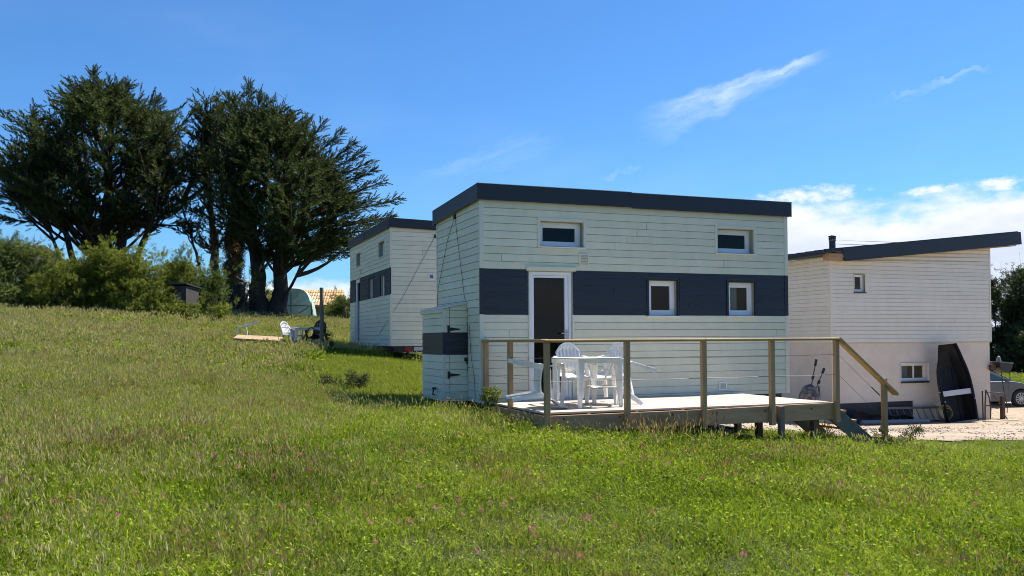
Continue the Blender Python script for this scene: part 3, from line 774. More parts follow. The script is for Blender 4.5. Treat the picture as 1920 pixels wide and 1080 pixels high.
# ------------------------------------------------------------------ wooden deck with rail and stairs
def deck():
    b = 0.0
    root = thing('wooden_deck', 'raised wooden deck with wire railing and stair in front of nearer tiny house', 'deck', (H1O[0], H1O[1], b), TH)
    T0 = -2.5
    n = 17; w = (-0.06 - (T0 + 0.02)) / n
    for i in range(n):
        y0 = T0 + 0.02 + i * w
        mb = MB(); e = random.uniform(-0.015, 0.015); dzz = random.uniform(-0.0025, 0.0025)
        if i % 2: segs = [(0.06, 2.4), (2.404, 4.86 + e)]
        else: segs = [(0.06, 3.6), (3.604, 4.86 + e)]
        for a, c in segs:
            mb = MB(); mb.box((a, y0, 0.622 + dzz), (c, y0 + w - 0.006, 0.650 + dzz)); build('deck_board', mb, 'deck_wood', root, bevel=0.003)
    for (a, c) in ((0.02, 2.46), (2.464, 4.90)):
        mb = MB(); mb.add([(a, T0 - 0.045, 0.385), (c, T0 - 0.045, 0.382), (c, T0, 0.382), (a, T0, 0.385), (a, T0 - 0.045, 0.605 if a < 1 else 0.610), (c, T0 - 0.045, 0.612 if c < 3 else 0.640), (c, T0, 0.612 if c < 3 else 0.640), (a, T0, 0.605 if a < 1 else 0.610)],
                          [(0, 3, 2, 1), (4, 5, 6, 7), (0, 1, 5, 4), (1, 2, 6, 5), (2, 3, 7, 6), (3, 0, 4, 7)])
        bm = build('beam', mb, 'beam_wood', root, bevel=0.004)
        for k in range(3):
            mb = MB(); x = a + 0.3 + k * 0.85; mb.lathe([(0, -0.004), (0.016, -0.004), (0.016, 0.001)], 8, 'y', (x, T0 - 0.046, 0.56)); build('bolt_head', mb, 'rust', bm)
    for x in (0.03, 4.83):
        mb = MB(); mb.box((x, T0 + 0.002, 0.40), (x + 0.05, -0.04, 0.605)); build('side_beam', mb, 'beam_wood', root)
    for i in range(6):
        x = 0.7 + i * 0.75; mb = MB(); mb.box((x, T0 + 0.003, 0.44), (x + 0.05, -0.04, 0.618)); build('joist', mb, 'beam_wood', root)
    for (x, y) in ((0.15, -2.35), (2.3, -2.36), (3.86, -2.60), (3.35, -1.3), (4.45, -1.25), (4.72, -2.30), (4.78, -0.2), (2.4, -0.4)):
        p = loc(H1O, x, y); zg = h(*p) - 0.08; mb = MB(); r = 0.05 if y > -2.55 else 0.04
        mb.box((x - r, y - r, zg), (x + r, y + r, 0.618 if y < -2.55 else 0.438)); build('support_post', mb, 'grey_wood', root, bevel=0.006)
    yp = T0 - 0.045 - 0.039
    posts = [(0.055, yp), (1.272, yp), (2.519, yp), (3.711, yp), (4.913, yp)]
    for (x, y) in posts:
        p = loc(H1O, x, y); zb_ = min(0.36, 0.36) if x > 0 else 0.3; mb = MB(); mb.box((x - 0.037, y - 0.037, 0.34), (x + 0.037, y + 0.037, 1.602)); build('rail_post', mb, 'post_wood', root, bevel=0.006)
    for (x, y) in ((0.0, -0.10), (0.0, -1.21)):
        x = 0.045; mb = MB(); mb.box((x - 0.037, y - 0.037, 0.45), (x + 0.037, y + 0.037, 1.602)); build('rail_post', mb, 'post_wood', root, bevel=0.006)
    # handrail: front runs and the left return
    xs = [-0.01, 2.519, 4.965]
    for a, c in zip(xs[:-1], xs[1:]):
        mb = MB(); mb.box((a + 0.001, yp - 0.07, 1.603), (c - 0.001, yp + 0.055, 1.645)); build('handrail', mb, 'rail_wood', root, bevel=0.015)
    mb = MB(); mb.box((-0.01, yp + 0.057, 1.604), (0.105, -0.02, 1.649)); build('handrail', mb, 'rail_wood', root, bevel=0.006)
    for zz in (1.385, 1.075):
        mb = MB(); mb.tube([(0.055, yp, zz)] + [(x, yp, zz + (0.0 if i % 2 else -0.008)) for i, x in enumerate(np.linspace(0.7, 4.3, 7))] + [(4.913, yp, zz)], 0.0024, 5); build('wire_rope', mb, 'dark_steel', root)
        mb = MB(); mb.tube([(0.055, yp, zz), (0.05, -1.3, zz - 0.006), (0.045, -0.10, zz)], 0.0024, 5); build('wire_rope', mb, 'dark_steel', root)
        mb = MB(); mb.tube([(4.95, yp, zz), (5.815, yp, zz - 0.70)], 0.0024, 5); build('wire_rope', mb, 'dark_steel', root)
        mb = MB(); mb.tube([(5.60, yp, zz - 0.526), (5.76, yp, zz - 0.655)], 0.009, 6); build('turnbuckle', mb, 'dark_steel', root)
    # stair down to the right
    pz = loc(H1O, 5.85, yp); mb = MB(); mb.box((5.813, yp - 0.037, h(*pz) - 0.1), (5.887, yp + 0.037, 1.0)); build('rail_post', mb, 'post_wood', root, bevel=0.006)
    mb = MB(); mb.bar((4.93, yp - 0.008, 1.640), (6.08, yp - 0.008, 0.735), 0.125, 0.045); build('handrail', mb, 'rail_wood', root, bevel=0.006)
    gz = h(*loc(H1O, 5.75, -2.2))
    for y in (-2.47, -1.42):
        mb = MB(); mb.bar((4.89, y, 0.50), (5.62, y, gz + 0.02), 0.045, 0.24); build('stair_stringer', mb, 'green_wood', root, bevel=0.004)
    for k in range(3):
        x = 5.0 + k * 0.20; z = 0.47 - k * 0.155; mb = MB(); mb.box((x, -2.446, z), (x + 0.22, -1.444, z + 0.035)); build('stair_tread', mb, 'beam_wood', root, bevel=0.003)


deck()

# ------------------------------------------------------------------ house on the right
def white_house():
    base = -1.10
    root = thing('timber_house', 'cream boarded house with pale rendered base and dark sloping roof on the right', 'house', (H3O[0], H3O[1], base), TH)
    Z = lambda z: z - base
    L, D = 6.60, 6.5
    zs = 1.478
    rz = lambda s: 4.0 + (s - 0.37) * 0.1055
    MF = lambda a, off, z: (a, -off, z); ML = lambda a, off, z: (-off, a, z)
    w = (0.915, 1.29, Z(3.08), Z(3.60)); lw = (2.73, 3.86, Z(0.24), Z(0.80))
    mb = MB(); slab(mb, MF, 0, L, Z(zs), Z(3.95), [w], 0.0, -0.16)
    mb.add([(0, 0, Z(3.95)), (L, 0, Z(3.95)), (L, 0.16, Z(3.95)), (0, 0.16, Z(3.95)), (0, 0, Z(4.10)), (L, 0, Z(rz(L) + .1)), (L, 0.16, Z(rz(L) + .1)), (0, 0.16, Z(4.10))],
           [(0, 3, 2, 1), (4, 5, 6, 7), (0, 1, 5, 4), (1, 2, 6, 5), (2, 3, 7, 6), (3, 0, 4, 7)])
    fw = build('front_wall', mb, 'cream_backing', root)
    siding(fw, MF, 0.05, L - 0.03, Z(zs), lambda a: Z(max(rz(a) + 0.05, 4.02)), 0.127, Z(zs), [(w[0] - .04, w[1] + .04, w[2] - .03, w[3] + .04)], lambda z: 'cream_paint', [(3.1, Z(2.9)), (5.0, Z(2.2)), (2.2, Z(1.8)), (4.2, Z(3.7)), (1.9, Z(2.5))], gap=0.009)
    mb = MB(); mb.box((0, 0.161, Z(zs)), (0.16, D, Z(4.16))); lwall = build('left_wall', mb, 'cream_backing', root)
    siding(lwall, ML, 0.02, D, Z(zs), lambda a: Z(4.15), 0.127, Z(zs), [], lambda z: 'cream_paint', [], gap=0.009)
    mb = MB(); mb.box((L - 0.16, 0.161, Z(zs)), (L, D, Z(4.55))); mb.box((0.161, D - 0.16, Z(zs)), (L - 0.161, D, Z(4.2))); build('rear_wall', mb, 'cream_paint', root)
    mb = MB(); mb.box((-0.034, -0.030, Z(zs)), (0.045, -0.001, Z(4.06))); mb.box((-0.034, 0.0, Z(zs)), (-0.002, 0.03, Z(4.15))); build('corner_trim', mb, 'cream_paint', root)
    mb = MB(); mb.box((L - 0.028, -0.030, Z(zs)), (L + 0.03, -0.001, Z(rz(L)))); mb.box((L + 0.001, 0, Z(zs)), (L + 0.03, 0.05, Z(rz(L)))); build('corner_trim', mb, 'cream_paint', root)
    # rendered base storey, slightly set back
    mb = MB(); MB_ = lambda a, off, z: (a, 0.02 - off, z)
    slab(mb, MB_, 0.02, L - 0.02, 0.02, Z(zs) - 0.002, [lw], 0.0, -0.2)
    mb.box((0.02, 0.221, 0.02), (0.22, D - 0.02, Z(zs) - 0.002)); mb.box((L - 0.22, 0.221, 0.02), (L - 0.02, D - 0.02, Z(zs) - 0.002))
    build('base_wall', mb, 'render_base', root)
    mb = MB(); mb.box((-0.01, -0.032, Z(zs) - 0.03), (L + 0.01, 0.018, Z(zs) - 0.003)); build('drip_ledge', mb, 'cream_backing', root)
    mb = MB(); mb.box((0.03, 0.004, 0.0), (3.2, 0.0195, Z(-0.40))); build('damp_membrane', mb, 'membrane', root)
    # windows
    window(root, *w, 'cream_reveal', dep=0.06, tw=0.02, sill=False, fw=0.03)
    mb = MB(); mb.box((w[0] - 0.05, -0.07, w[2] - 0.055), (w[1] + 0.05, 0.06, w[2] - 0.031)); build('sill', mb, 'navy_metal', root)
    ww = window(root, *lw, 'white_upvc', dep=0.12, tw=0.002, sill=False, fw=0.05)
    mb = MB(); mb.box((lw[0] + 0.62, 0.135, lw[2] + 0.05), (lw[0] + 0.68, 0.17, lw[3] - 0.05)); build('mullion', mb, 'white_upvc', ww)
    mb = MB(); mb.box((lw[0] + 0.09, 0.24, lw[2] + 0.1), (lw[0] + 0.50, 0.25, lw[3] - 0.06)); build('blind', mb, 'curtain', ww)
    mb = MB(); mb.box((lw[0] - 0.0, -0.05, lw[2] - 0.07), (lw[1] + 0.0, 0.10, lw[2] - 0.014)); build('sill', mb, 'navy_metal', ww)
    # roof: one slope rising to the right with a deep front fascia
    f = -0.33; k = 0.988
    fx0, fx1 = 0.28, 7.72
    zb0, zb1 = 1.65 + (4.0 - 1.65) * k, 1.65 + (4.775 - 1.65) * k; zt0, zt1 = 1.65 + (4.402 - 1.65) * k, 1.65 + (5.20 - 1.65) * k
    mb = MB(); mb.add([(fx0, f, Z(zb0)), (fx1, f, Z(zb1)), (fx1, f + 0.03, Z(zb1)), (fx0, f + 0.03, Z(zb0)), (fx0 - 0.10, f, Z(zt0)), (fx1 - 0.04, f, Z(zt1)), (fx1 - 0.04, f + 0.03, Z(zt1)), (fx0 - 0.10, f + 0.03, Z(zt0))],
                      [(0, 3, 2, 1), (4, 5, 6, 7), (0, 1, 5, 4), (1, 2, 6, 5), (2, 3, 7, 6), (3, 0, 4, 7)])
    sl = (zt1 - zt0) / (fx1 - 0.04 - fx0 + 0.10)
    x0 = -0.42
    za = zt0 + (x0 - fx0 + 0.10) * sl
    r = MB(); r.add([(x0, f + 0.031, Z(za) - 0.07), (fx1 - 0.06, f + 0.031, Z(zt1) - 0.07), (fx1 - 0.06, D + 0.3, Z(zt1) - 0.07), (x0, D + 0.3, Z(za) - 0.07), (x0, f + 0.031, Z(za) - 0.005), (fx1 - 0.06, f + 0.031, Z(zt1) - 0.005), (fx1 - 0.06, D + 0.3, Z(zt1) - 0.005), (x0, D + 0.3, Z(za) - 0.005)],
                    [(0, 3, 2, 1), (4, 5, 6, 7), (0, 1, 5, 4), (1, 2, 6, 5), (2, 3, 7, 6), (3, 0, 4, 7)])
    rf = build('roof', r, 'navy_metal', root); build('fascia', mb, 'navy_metal', rf)
    mb = MB()
    mb.add([(fx1 - 0.06 + 0.02, f + 0.031, Z(zb1)), (fx1 - 0.03, f + 0.031, Z(zb1)), (fx1 - 0.03, D + .3, Z(zb1)), (fx1 - 0.04, D + .3, Z(zb1)), (fx1 - 0.06 + 0.02, f + 0.031, Z(zt1)), (fx1 - 0.035, f + 0.031, Z(zt1)), (fx1 - 0.035, D + .3, Z(zt1)), (fx1 - 0.04, D + .3, Z(zt1))], [(0, 3, 2, 1), (4, 5, 6, 7), (0, 1, 5, 4), (1, 2, 6, 5), (2, 3, 7, 6), (3, 0, 4, 7)])
    build('fascia', mb, 'navy_metal', rf)
    for i in range(16):
        y = f + 0.10 + i * 0.42; mb = MB(); mb.bar((x0 - 0.01, y, Z(za) + 0.012), (fx1 - 0.08, y, Z(zt1) + 0.012), 0.045, 0.035); build('roof_rib', mb, 'navy_metal', rf)
    mb = MB(); mb.box((x0 - 0.10, f + 0.06, Z(za) - 0.15), (x0 - 0.004, D + 0.3, Z(za) - 0.03)); build('gutter', mb, 'navy_metal', rf, bevel=0.02)
    mb = MB(); mb.box((-0.30, -0.29, Z(za) - 0.30), (0.24, -0.03, Z(za) - 0.10)); build('soffit', mb, 'beam_wood', rf)
    sf = MB(); sf.add([(0.3, f + 0.032, Z(zb0) + 0.02), (L + 0.9, f + 0.032, Z(zb1) - 0.06), (L + 0.9, -0.03, Z(zb1) - 0.06), (0.3, -0.03, Z(zb0) + 0.02), (0.3, f + 0.032, Z(zb0) + 0.05), (L + 0.9, f + 0.032, Z(zb1) - 0.03), (L + 0.9, -0.03, Z(zb1) - 0.03), (0.3, -0.03, Z(zb0) + 0.05)],
                      [(0, 3, 2, 1), (4, 5, 6, 7), (0, 1, 5, 4), (1, 2, 6, 5), (2, 3, 7, 6), (3, 0, 4, 7)])
    build('soffit', sf, 'raw_plank', rf)
    # flue
    mb = MB(); c = (0.95, 1.0, Z(4.30)); mb.lathe([(0.0, 0), (0.10, 0), (0.10, 0.46), (0.0, 0.46)], 16, 'z', c)
    fl = build('flue', mb, 'dark_steel', rf)
    mb = MB(); mb.lathe([(0.0, 0.50), (0.115, 0.50), (0.115, 0.60), (0.135, 0.61), (0.0, 0.66)], 16, 'z', c); mb.lathe([(0.0, 0.46), (0.12, 0.46), (0.12, 0.475), (0.0, 0.475)], 16, 'z', c)
    for k_ in range(4):
        t = k_ * math.pi / 2 + 0.4; mb.bar((c[0] + .09 * math.cos(t), c[1] + .09 * math.sin(t), c[2] + .47), (c[0] + .09 * math.cos(t), c[1] + .09 * math.sin(t), c[2] + .51), 0.015, 0.015)
    build('cowl', mb, 'dark_steel', fl)


white_house()

# ------------------------------------------------------------------ garden furniture
def chair_meshes(root, m):
    """moulded plastic armchair, front towards -y, feet at z = 0"""
    mb = MB()
    def seat(u, v):
        x = (u - 0.5); y = -0.24 + 0.46 * v
        z = 0.43 - 0.025 * math.sin(math.pi * v) - 0.018 * (1 - (2 * x) ** 2) - (0.03 * (1 - v / 0.12) ** 2 if v < 0.12 else 0)
        return (x * (0.48 - 0.05 * v), y, z)
    mb.grid(seat, 10, 10, 0.018); build('seat', mb, m, root, smooth=True)
    mb = MB()
    def bk(u, v):   # u across, v up
        w = 0.215 - 0.01 * v
        a = (u - 0.5) * 2
        return (a * w, 0.20 + 0.16 * v + 0.035 * (1 - a * a) * 1.0 - 0.02, 0.43 + 0.44 * v - 0.15 * abs(a) ** 2.6 * v * v)
    for i in range(7):
        u0, u1 = i / 7 + 0.007, (i + 1) / 7 - 0.007
        mb.grid(lambda u, v: bk(u0 + (u1 - u0) * u, 0.05 + 0.82 * v), 2, 6, 0.010)
    mb.grid(lambda u, v: bk(u, 0.84 + 0.16 * v), 14, 2, 0.016); mb.grid(lambda u, v: bk(u, 0.0 + 0.10 * v), 14, 1, 0.014)
    for u in (0.0, 0.955): mb.grid(lambda a, v, u=u: bk(u + 0.045 * a, v), 1, 8, 0.022)
    build('backrest', mb, m, root, smooth=True)
    for s in (-1, 1):
        mb = MB()
        pts = [(s * 0.225, 0.27, 0.66), (s * 0.262, 0.16, 0.655), (s * 0.275, 0.02, 0.645), (s * 0.272, -0.14, 0.635), (s * 0.262, -0.215, 0.60), (s * 0.238, -0.215, 0.52), (s * 0.228, -0.205, 0.42)]
        for p, q in zip(pts[:-1], pts[1:]):
            mb.bar(p, q, 0.055, 0.020, up=(0, 0, 1) if abs(q[2] - p[2]) < 0.05 else (0, -1, 0))
        build('arm', mb, m, root)
        mb = MB(); mb.bar((s * 0.225, -0.205, 0.425), (s * 0.265, -0.265, 0.0), 0.075, 0.05, up=(0, 1, 0), w1=0.042, h1=0.04); mb.bar((s * 0.25, -0.19, 0.42), (s * 0.272, -0.25, 0.0), 0.012, 0.08, up=(0, 1, 0), w1=0.012, h1=0.05); build('leg', mb, m, root)
        mb = MB(); mb.bar((s * 0.205, 0.205, 0.44), (s * 0.245, 0.285, 0.0), 0.07, 0.05, up=(0, 1, 0), w1=0.042, h1=0.04); mb.bar((s * 0.225, 0.20, 0.44), (s * 0.255, 0.275, 0.0), 0.012, 0.085, up=(0, 1, 0), w1=0.012, h1=0.05); build('leg', mb, m, root)
    return root


def all_verts(root):
    r = []
    for c in root.children:
        r += [v.co for v in c.data.vertices]
    return r


CH_V = None


def place(M3, x, y, zfloor, vs):
    zmin = min((M3 @ v).z for v in vs)
    return Matrix.Translation((x, y, zfloor - zmin)) @ M3.to_4x4()


GRP = 'white plastic garden chairs'
chair = thing('garden_chair', 'white plastic chair standing behind the deck table, in front of the glazed door', 'chair', group=GRP)
chair_meshes(chair, 'white_plastic')
CV = all_verts(chair)


def rot(yaw, tilt, roll=0.0): return (Matrix.Rotation(yaw, 3, 'Z') @ Matrix.Rotation(tilt, 3, 'X') @ Matrix.Rotation(roll, 3, 'Y'))


DZ = 0.651
# tilt < 0 tips the chair over its back; yaw turns its front
chair.matrix_world = place(rot(R(14), R(7)), 0.94, 13.62, DZ, CV)
copy_thing(chair, 'white plastic chair standing behind the deck table, right of the other upright chair', place(rot(R(-38), R(7)), 1.52, 13.66, DZ, CV))
# fallen on its back, legs to the left: front must point up, up must point right
def lying(side, ang, yaw):
    """side=-1 legs to the left, +1 legs to the right; ang = how far it has tipped back from upright"""
    M = Matrix.Rotation(-ang, 3, 'X')                       # tips backwards (towards +y), legs swing to -y
    M = Matrix.Rotation(R(-90) if side < 0 else R(90), 3, 'Z') @ M
    return Matrix.Rotation(yaw, 3, 'Z') @ M


copy_thing(chair, 'white plastic chair fallen on its back on the deck, legs pointing left', place(lying(-1, R(93), R(10)), -0.03, 12.50, DZ, CV))
copy_thing(chair, 'white plastic chair tipped back against the deck table, legs pointing right', place(lying(1, R(66), R(-6)), 2.06, 13.25, DZ, CV))


def table(label, M, w=0.82):
    t = thing('garden_table', label, 'table', group='white plastic garden tables'); m = 'white_plastic'
    mb = MB(); r = 0.09; hw = w / 2; poly = []
    for cx, cy, a0 in ((hw - r, hw - r, 0), (-hw + r, hw - r, 90), (-hw + r, -hw + r, 180), (hw - r, -hw + r, 270)):
        for k in range(5):
            a = R(a0 + k * 22.5); poly.append((cx + r * math.cos(a), cy + r * math.sin(a)))
    n = len(poly); mb.v += [(x, y, 0.70) for x, y in poly] + [(x, y, 0.722) for x, y in poly]
    mb.f += [tuple(range(n))[::-1], tuple(range(n, 2 * n))] + [(i, (i + 1) % n, n + (i + 1) % n, n + i) for i in range(n)]
    build('tabletop', mb, m, t, bevel=0.005)
    mb = MB(); q = hw - 0.03
    for a, b in (((-q, -q), (q, -q)), ((q, -q), (q, q)), ((q, q), (-q, q)), ((-q, q), (-q, -q))): mb.bar((*a, 0.672), (*b, 0.672), 0.014, 0.055)
    build('apron', mb, m, t)
    for sx in (-1, 1):
        for sy in (-1, 1):
            mb = MB(); k = hw - 0.085; mb.bar((sx * k, sy * k, 0.70), (sx * (k + 0.03), sy * (k + 0.03), 0.0), 0.105, 0.105, up=(0, 1, 0), w1=0.05, h1=0.05); build('leg', mb, m, t, bevel=0.012)
    t.matrix_world = M
    return t


table('white square plastic table standing on the deck among fallen chairs', Matrix.Translation((1.11, 13.02, DZ)) @ Matrix.Rotation(R(28), 4, 'Z'))

# far group in the meadow by the farther tiny house
def gz(x, y): return h(x, y)


X = -6.55; Y = 28.0
table('white plastic table standing in the grass by the farther tiny house', Matrix.Translation((X, Y, gz(X, Y) - 0.02)) @ Matrix.Rotation(R(20), 4, 'Z'), 0.9)
for (x, y, M3, lab) in ((-7.15, 28.5, rot(R(60), 0), 'white plastic chair standing in the grass left of the meadow table'),
                        (-7.95, 27.6, lying(-1, R(100), R(200)), 'white plastic chair lying in long grass beside the pale boards'),):
    copy_thing(chair, lab, place(M3, x, y, gz(x, y), CV))
bch = thing('garden_chair', 'black plastic chair standing behind the meadow table', 'chair', group='black plastic garden chairs'); chair_meshes(bch, 'black_plastic')
bch.matrix_world = place(rot(R(-12), R(10)), -6.15, 27.75, gz(-6.15, 27.75), CV)
copy_thing(bch, 'black plastic chair tipped over in the grass right of the meadow table', place(lying(1, R(62), R(10)), -5.85, 27.5, gz(-5.85, 27.5), CV))

# pale boards lying in the grass
for i, (x, y, a, w) in enumerate(((-7.72, 26.55, -8, 0.28), (-7.62, 26.25, -11, 0.26), (-7.55, 25.95, -9, 0.26))):
    mb = MB(); mb.box((-0.75, -w / 2, 0), (0.62 + 0.1 * i, w / 2, 0.035)); o = build('board', mb, 'raw_plank', bevel=0.004)
    o.location = (x, y, gz(x, y) + 0.26 + 0.02 * i); o.rotation_euler = (R(24), R(3), R(a - 10))
    tag(o, ['rearmost pale board lying in the grass by the fallen white chair', 'middle one of three pale boards lying in the grass', 'nearest pale board lying in the grass'][i], 'board', 'pale boards on the grass')
# wooden stake
mb = MB(); mb.tube([(0, 0, -0.1), (0.01, 0, 0.9), (0.0, 0.01, 1.88)], [0.062, 0.060, 0.056], 10)
o = build('wooden_stake', mb, 'grey_wood', smooth=False); o.location = (-5.65, 26.0, gz(-5.65, 26.0)); tag(o, 'weathered round wooden stake standing in the meadow by the plastic table', 'stake')

# ------------------------------------------------------------------ things along the white house
def yard():
    W = lambda s, t: loc(H3O, s, t)
    # flat-bottomed boat leaning on end
    t_ = thing('rowing_boat', 'black plastic flat-bottomed boat leaning upright against the pale base wall', 'boat')
    Lb = 2.5

    def sect(k):      # k 0 = stern (down), 1 = bow (up): half width at gunwale, half width at floor, depth, rocker
        hw = 0.47 - 0.20 * max(0, (k - 0.55) / 0.45) ** 1.7 + 0.05 * math.sin(math.pi * min(k / 0.8, 1))
        fl = hw - 0.13 - 0.05 * k
        dp = 0.42 - 0.02 * k
        rk = 0.26 * max(0, (k - 0.70) / 0.30) ** 1.5
        return hw, fl, dp, rk

    def hull(u, v):
        hw, fl, dp, rk = sect(u); z = u * Lb
        prof = [(-hw - 0.03, 0.0), (-hw, 0.0), (-hw + 0.015, 0.10), (-fl, dp - rk), (-fl * 0.33, dp - rk + 0.012), (fl * 0.33, dp - rk + 0.012), (fl, dp - rk), (hw - 0.015, 0.10), (hw, 0.0), (hw + 0.03, 0.0)]
        i = v * (len(prof) - 1); a = int(min(i, len(prof) - 2)); q = i - a
        x = prof[a][0] * (1 - q) + prof[a + 1][0] * q; y = prof[a][1] * (1 - q) + prof[a + 1][1] * q
        return (x, y, z)
    mb = MB(); mb.grid(hull, 24, 9, 0.022)
    for k in (0, 1):
        hw, fl, dp, rk = sect(k); z0 = k * Lb - (0.03 if k else 0); mb.add([(-hw, 0.004, z0), (hw, 0.004, z0), (fl, dp - rk, z0), (-fl, dp - rk, z0), (-hw, 0.004, z0 + .03), (hw, 0.004, z0 + .03), (fl, dp - rk, z0 + .03), (-fl, dp - rk, z0 + .03)],
                                                              [(0, 1, 2, 3), (7, 6, 5, 4), (0, 4, 5, 1), (1, 5, 6, 2), (2, 6, 7, 3), (3, 7, 4, 0)])
    hl = build('hull', mb, 'black_boat', t_)
    for s in (-1, 1):
        mb = MB(); mb.tube([(s * (sect(k)[0] + 0.012), -0.012, k * Lb) for k in np.linspace(0, 1, 14)], 0.020, 6); build('gunwale', mb, 'black_boat', t_)
        mb = MB(); mb.tube([(s * sect(0.28)[0], -0.02, 0.28 * Lb), (s * sect(0.28)[0], -0.06, 0.28 * Lb)], 0.022, 6); build('rowlock', mb, 'steel', t_)
    mb = MB(); mb.box((-0.5, -0.012, -0.02), (0.5, 0.06, 0.05)); build('transom', mb, 'boat_rim', t_)
    hw = sect(0.42)[0]; mb = MB(); mb.box((-hw + 0.02, 0.05, 0.40 * Lb), (hw - 0.02, 0.30, 0.40 * Lb + 0.035)); mb.box((-hw + 0.02, 0.045, 0.40 * Lb - 0.13), (hw - 0.02, 0.06, 0.40 * Lb + 0.035)); build('seat', mb, 'seat_grey', t_)
    for x in (-0.22, 0.22):
        mb = MB(); mb.bar((x, 0.395, 0.1), (x, 0.385, 1.75), 0.05, 0.03, up=(0, 1, 0)); build('floor_rib', mb, 'black_boat', t_)
    p = W(4.28, -0.98); M = Matrix.Translation((p[0], p[1], h(*p) + 0.03)) @ Matrix.Rotation(TH - R(14), 4, 'Z') @ Matrix.Rotation(R(-9), 4, 'X') @ Matrix.Rotation(R(-6), 4, 'Y')
    t_.matrix_world = M
    # ladder on its side
    lt = thing('ladder', 'aluminium ladder lying on its long side against the pale base wall', 'ladder', (*W(2.0, -0.28), h(*W(3.0, -0.28))), TH)
    for z, y in ((0.09, -0.05), (0.50, 0.14)):
        mb = MB(); mb.bar((-0.1, y, z), (2.55, y, z - 0.06), 0.03, 0.07); build('rail', mb, 'alu', lt)
    for i in range(9):
        x = 0.06 + i * 0.28; mb = MB(); mb.tube([(x, 0.14, 0.49 - x * 0.023), (x + 0.03, -0.05, 0.10 - x * 0.023)], 0.016, 6); build('rung', mb, 'alu', lt)
    # drain pipe
    a = W(0.55, -0.62); b = W(3.1, -0.72); mb = MB(); za, zb_ = h(*a), h(*b)
    a2 = W(1.2, -0.60); Dv = Vector((b[0] - a[0], b[1] - a[1], zb_ - za)); mb.tube([(0, 0, 0.09), tuple(Dv * 0.5 + Vector((0, 0, 0.09))), tuple(Dv + Vector((0, 0, 0.09)))], 0.075, 14)
    mb.lathe([(0.082, 0), (0.082, 0.14)], 14, 'x', (0, 0, 0.09))
    o = build('drain_pipe', mb, 'pvc_grey', smooth=False); o.location = (a[0], a[1], za); tag(o, 'grey plastic drain pipe lying on the gravel along the base wall', 'pipe')
    a = W(0.55, -0.30); mb = MB(); mb.grid(lambda u, v: (2.3 * u, 0.10 * math.sin(v * 3.1) - 0.1 * v, 0.42 * v * (1 - 0.55 * u) + 0.04 * math.sin(u * 17) * v), 18, 4, 0.02)
    o = build('dark_sheeting', mb, 'membrane'); o.location = (a[0], a[1], h(*a)); o.rotation_euler = (0, 0, TH); tag(o, 'crumpled black sheeting lying at the foot of the pale base wall', 'sheeting')
    # hose
    a = W(3.85, -0.60); mb = MB(); pts = []
    for i in range(80):
        t = i / 79 * 2 * math.pi * 3.2; k = i / 79
        rx, rz = 0.34 + 0.05 * math.sin(k * 9), 0.27 + 0.03 * math.cos(k * 7)
        x, zz = rx * math.cos(t), rz * math.sin(t)
        pts.append((x * 0.85 + zz * -0.45 + 0.1 * k, -0.06 + 0.12 * k + 0.25 * (-zz), 0.31 + zz * 0.85 + 0.02 * math.sin(k * 31)))
    pts = [(-0.85, 0.1, 0.52), (-0.6, 0.08, 0.60), (-0.35, 0.06, 0.58)] + pts
    mb.tube(pts, 0.020, 6); o = build('garden_hose', mb, 'hose_olive', smooth=True); o.location = (a[0], a[1], h(*a)); o.rotation_euler = (0, 0, TH); tag(o, 'coil of olive garden hose resting between ladder and black boat', 'hose')
    # rusty rack
    rt = thing('metal_rack', 'rusty tubular metal rack standing at the corner of the white house', 'rack', (*W(6.0, -0.62), h(*W(6.0, -0.6))), TH)
    for pts in ([(-0.42, 0, 0), (-0.40, 0.0, 0.55), (-0.36, 0, 1.0)], [(-0.36, 0, 1.0), (-0.22, 0, 0.75), (-0.16, 0, 0.4), (-0.18, 0.0, 0.05)], [(-0.38, 0.1, 0), (-0.40, 0.1, 0.97)]):
        mb = MB(); mb.tube(pts, 0.022, 6); build('upright', mb, 'rust', rt)
    mb = MB(); mb.box((0.30, -0.05, 0.0), (0.42, 0.05, 0.78)); build('upright', mb, 'rust', rt)
    for pts in ([(-0.34, 0, 0.93), (0.1, 0, 0.90), (0.45, 0, 0.86)], [(-0.40, 0, 0.50), (0.1, 0, 0.46), (0.36, 0, 0.45)], [(-0.05, 0, 0.80), (0.30, 0.02, 0.55)], [(0.36, 0, 0.25), (0.48, -0.1, 0.0)]):
        mb = MB(); mb.tube(pts, 0.018, 6); build('crossbar', mb, 'rust', rt)
    a = W(5.6, -1.10); mb = MB(); mb.box((-0.55, -0.07, 0), (0.75, 0.07, 0.03)); o = build('pale_lath', mb, 'tile_pale'); o.location = (a[0], a[1], h(*a) + 0.02); o.rotation_euler = (0, 0, TH - R(6)); tag(o, 'pale wooden lath lying on gravel below the boat and rusty rack', 'lath')
    # black tub on the wall corner
    a = W(6.62, -0.05); tt = thing('black_tub', 'black half-round tub fixed to the corner of the white house with dangling cords', 'tub', (a[0], a[1], 0.5), TH)
    mb = MB(); n = 14; poly = [(0.06 + 0.31 + 0.31 * math.cos(t), 0.27 + 0.34 * math.sin(t)) for t in np.linspace(math.pi, 2 * math.pi, n)]
    mb.prism(poly, -0.22, 0.16); build('bowl', mb, 'black_plastic', tt, bevel=0.02)
    mb = MB(); mb.bar((0.04, -0.03, 0.30), (0.66, -0.03, 0.245), 0.44, 0.035); build('rim', mb, 'boat_rim', tt)
    mb = MB(); mb.box((-0.14, -0.06, 0.02), (0.08, 0.02, 0.20)); build('bracket', mb, 'rust', tt)
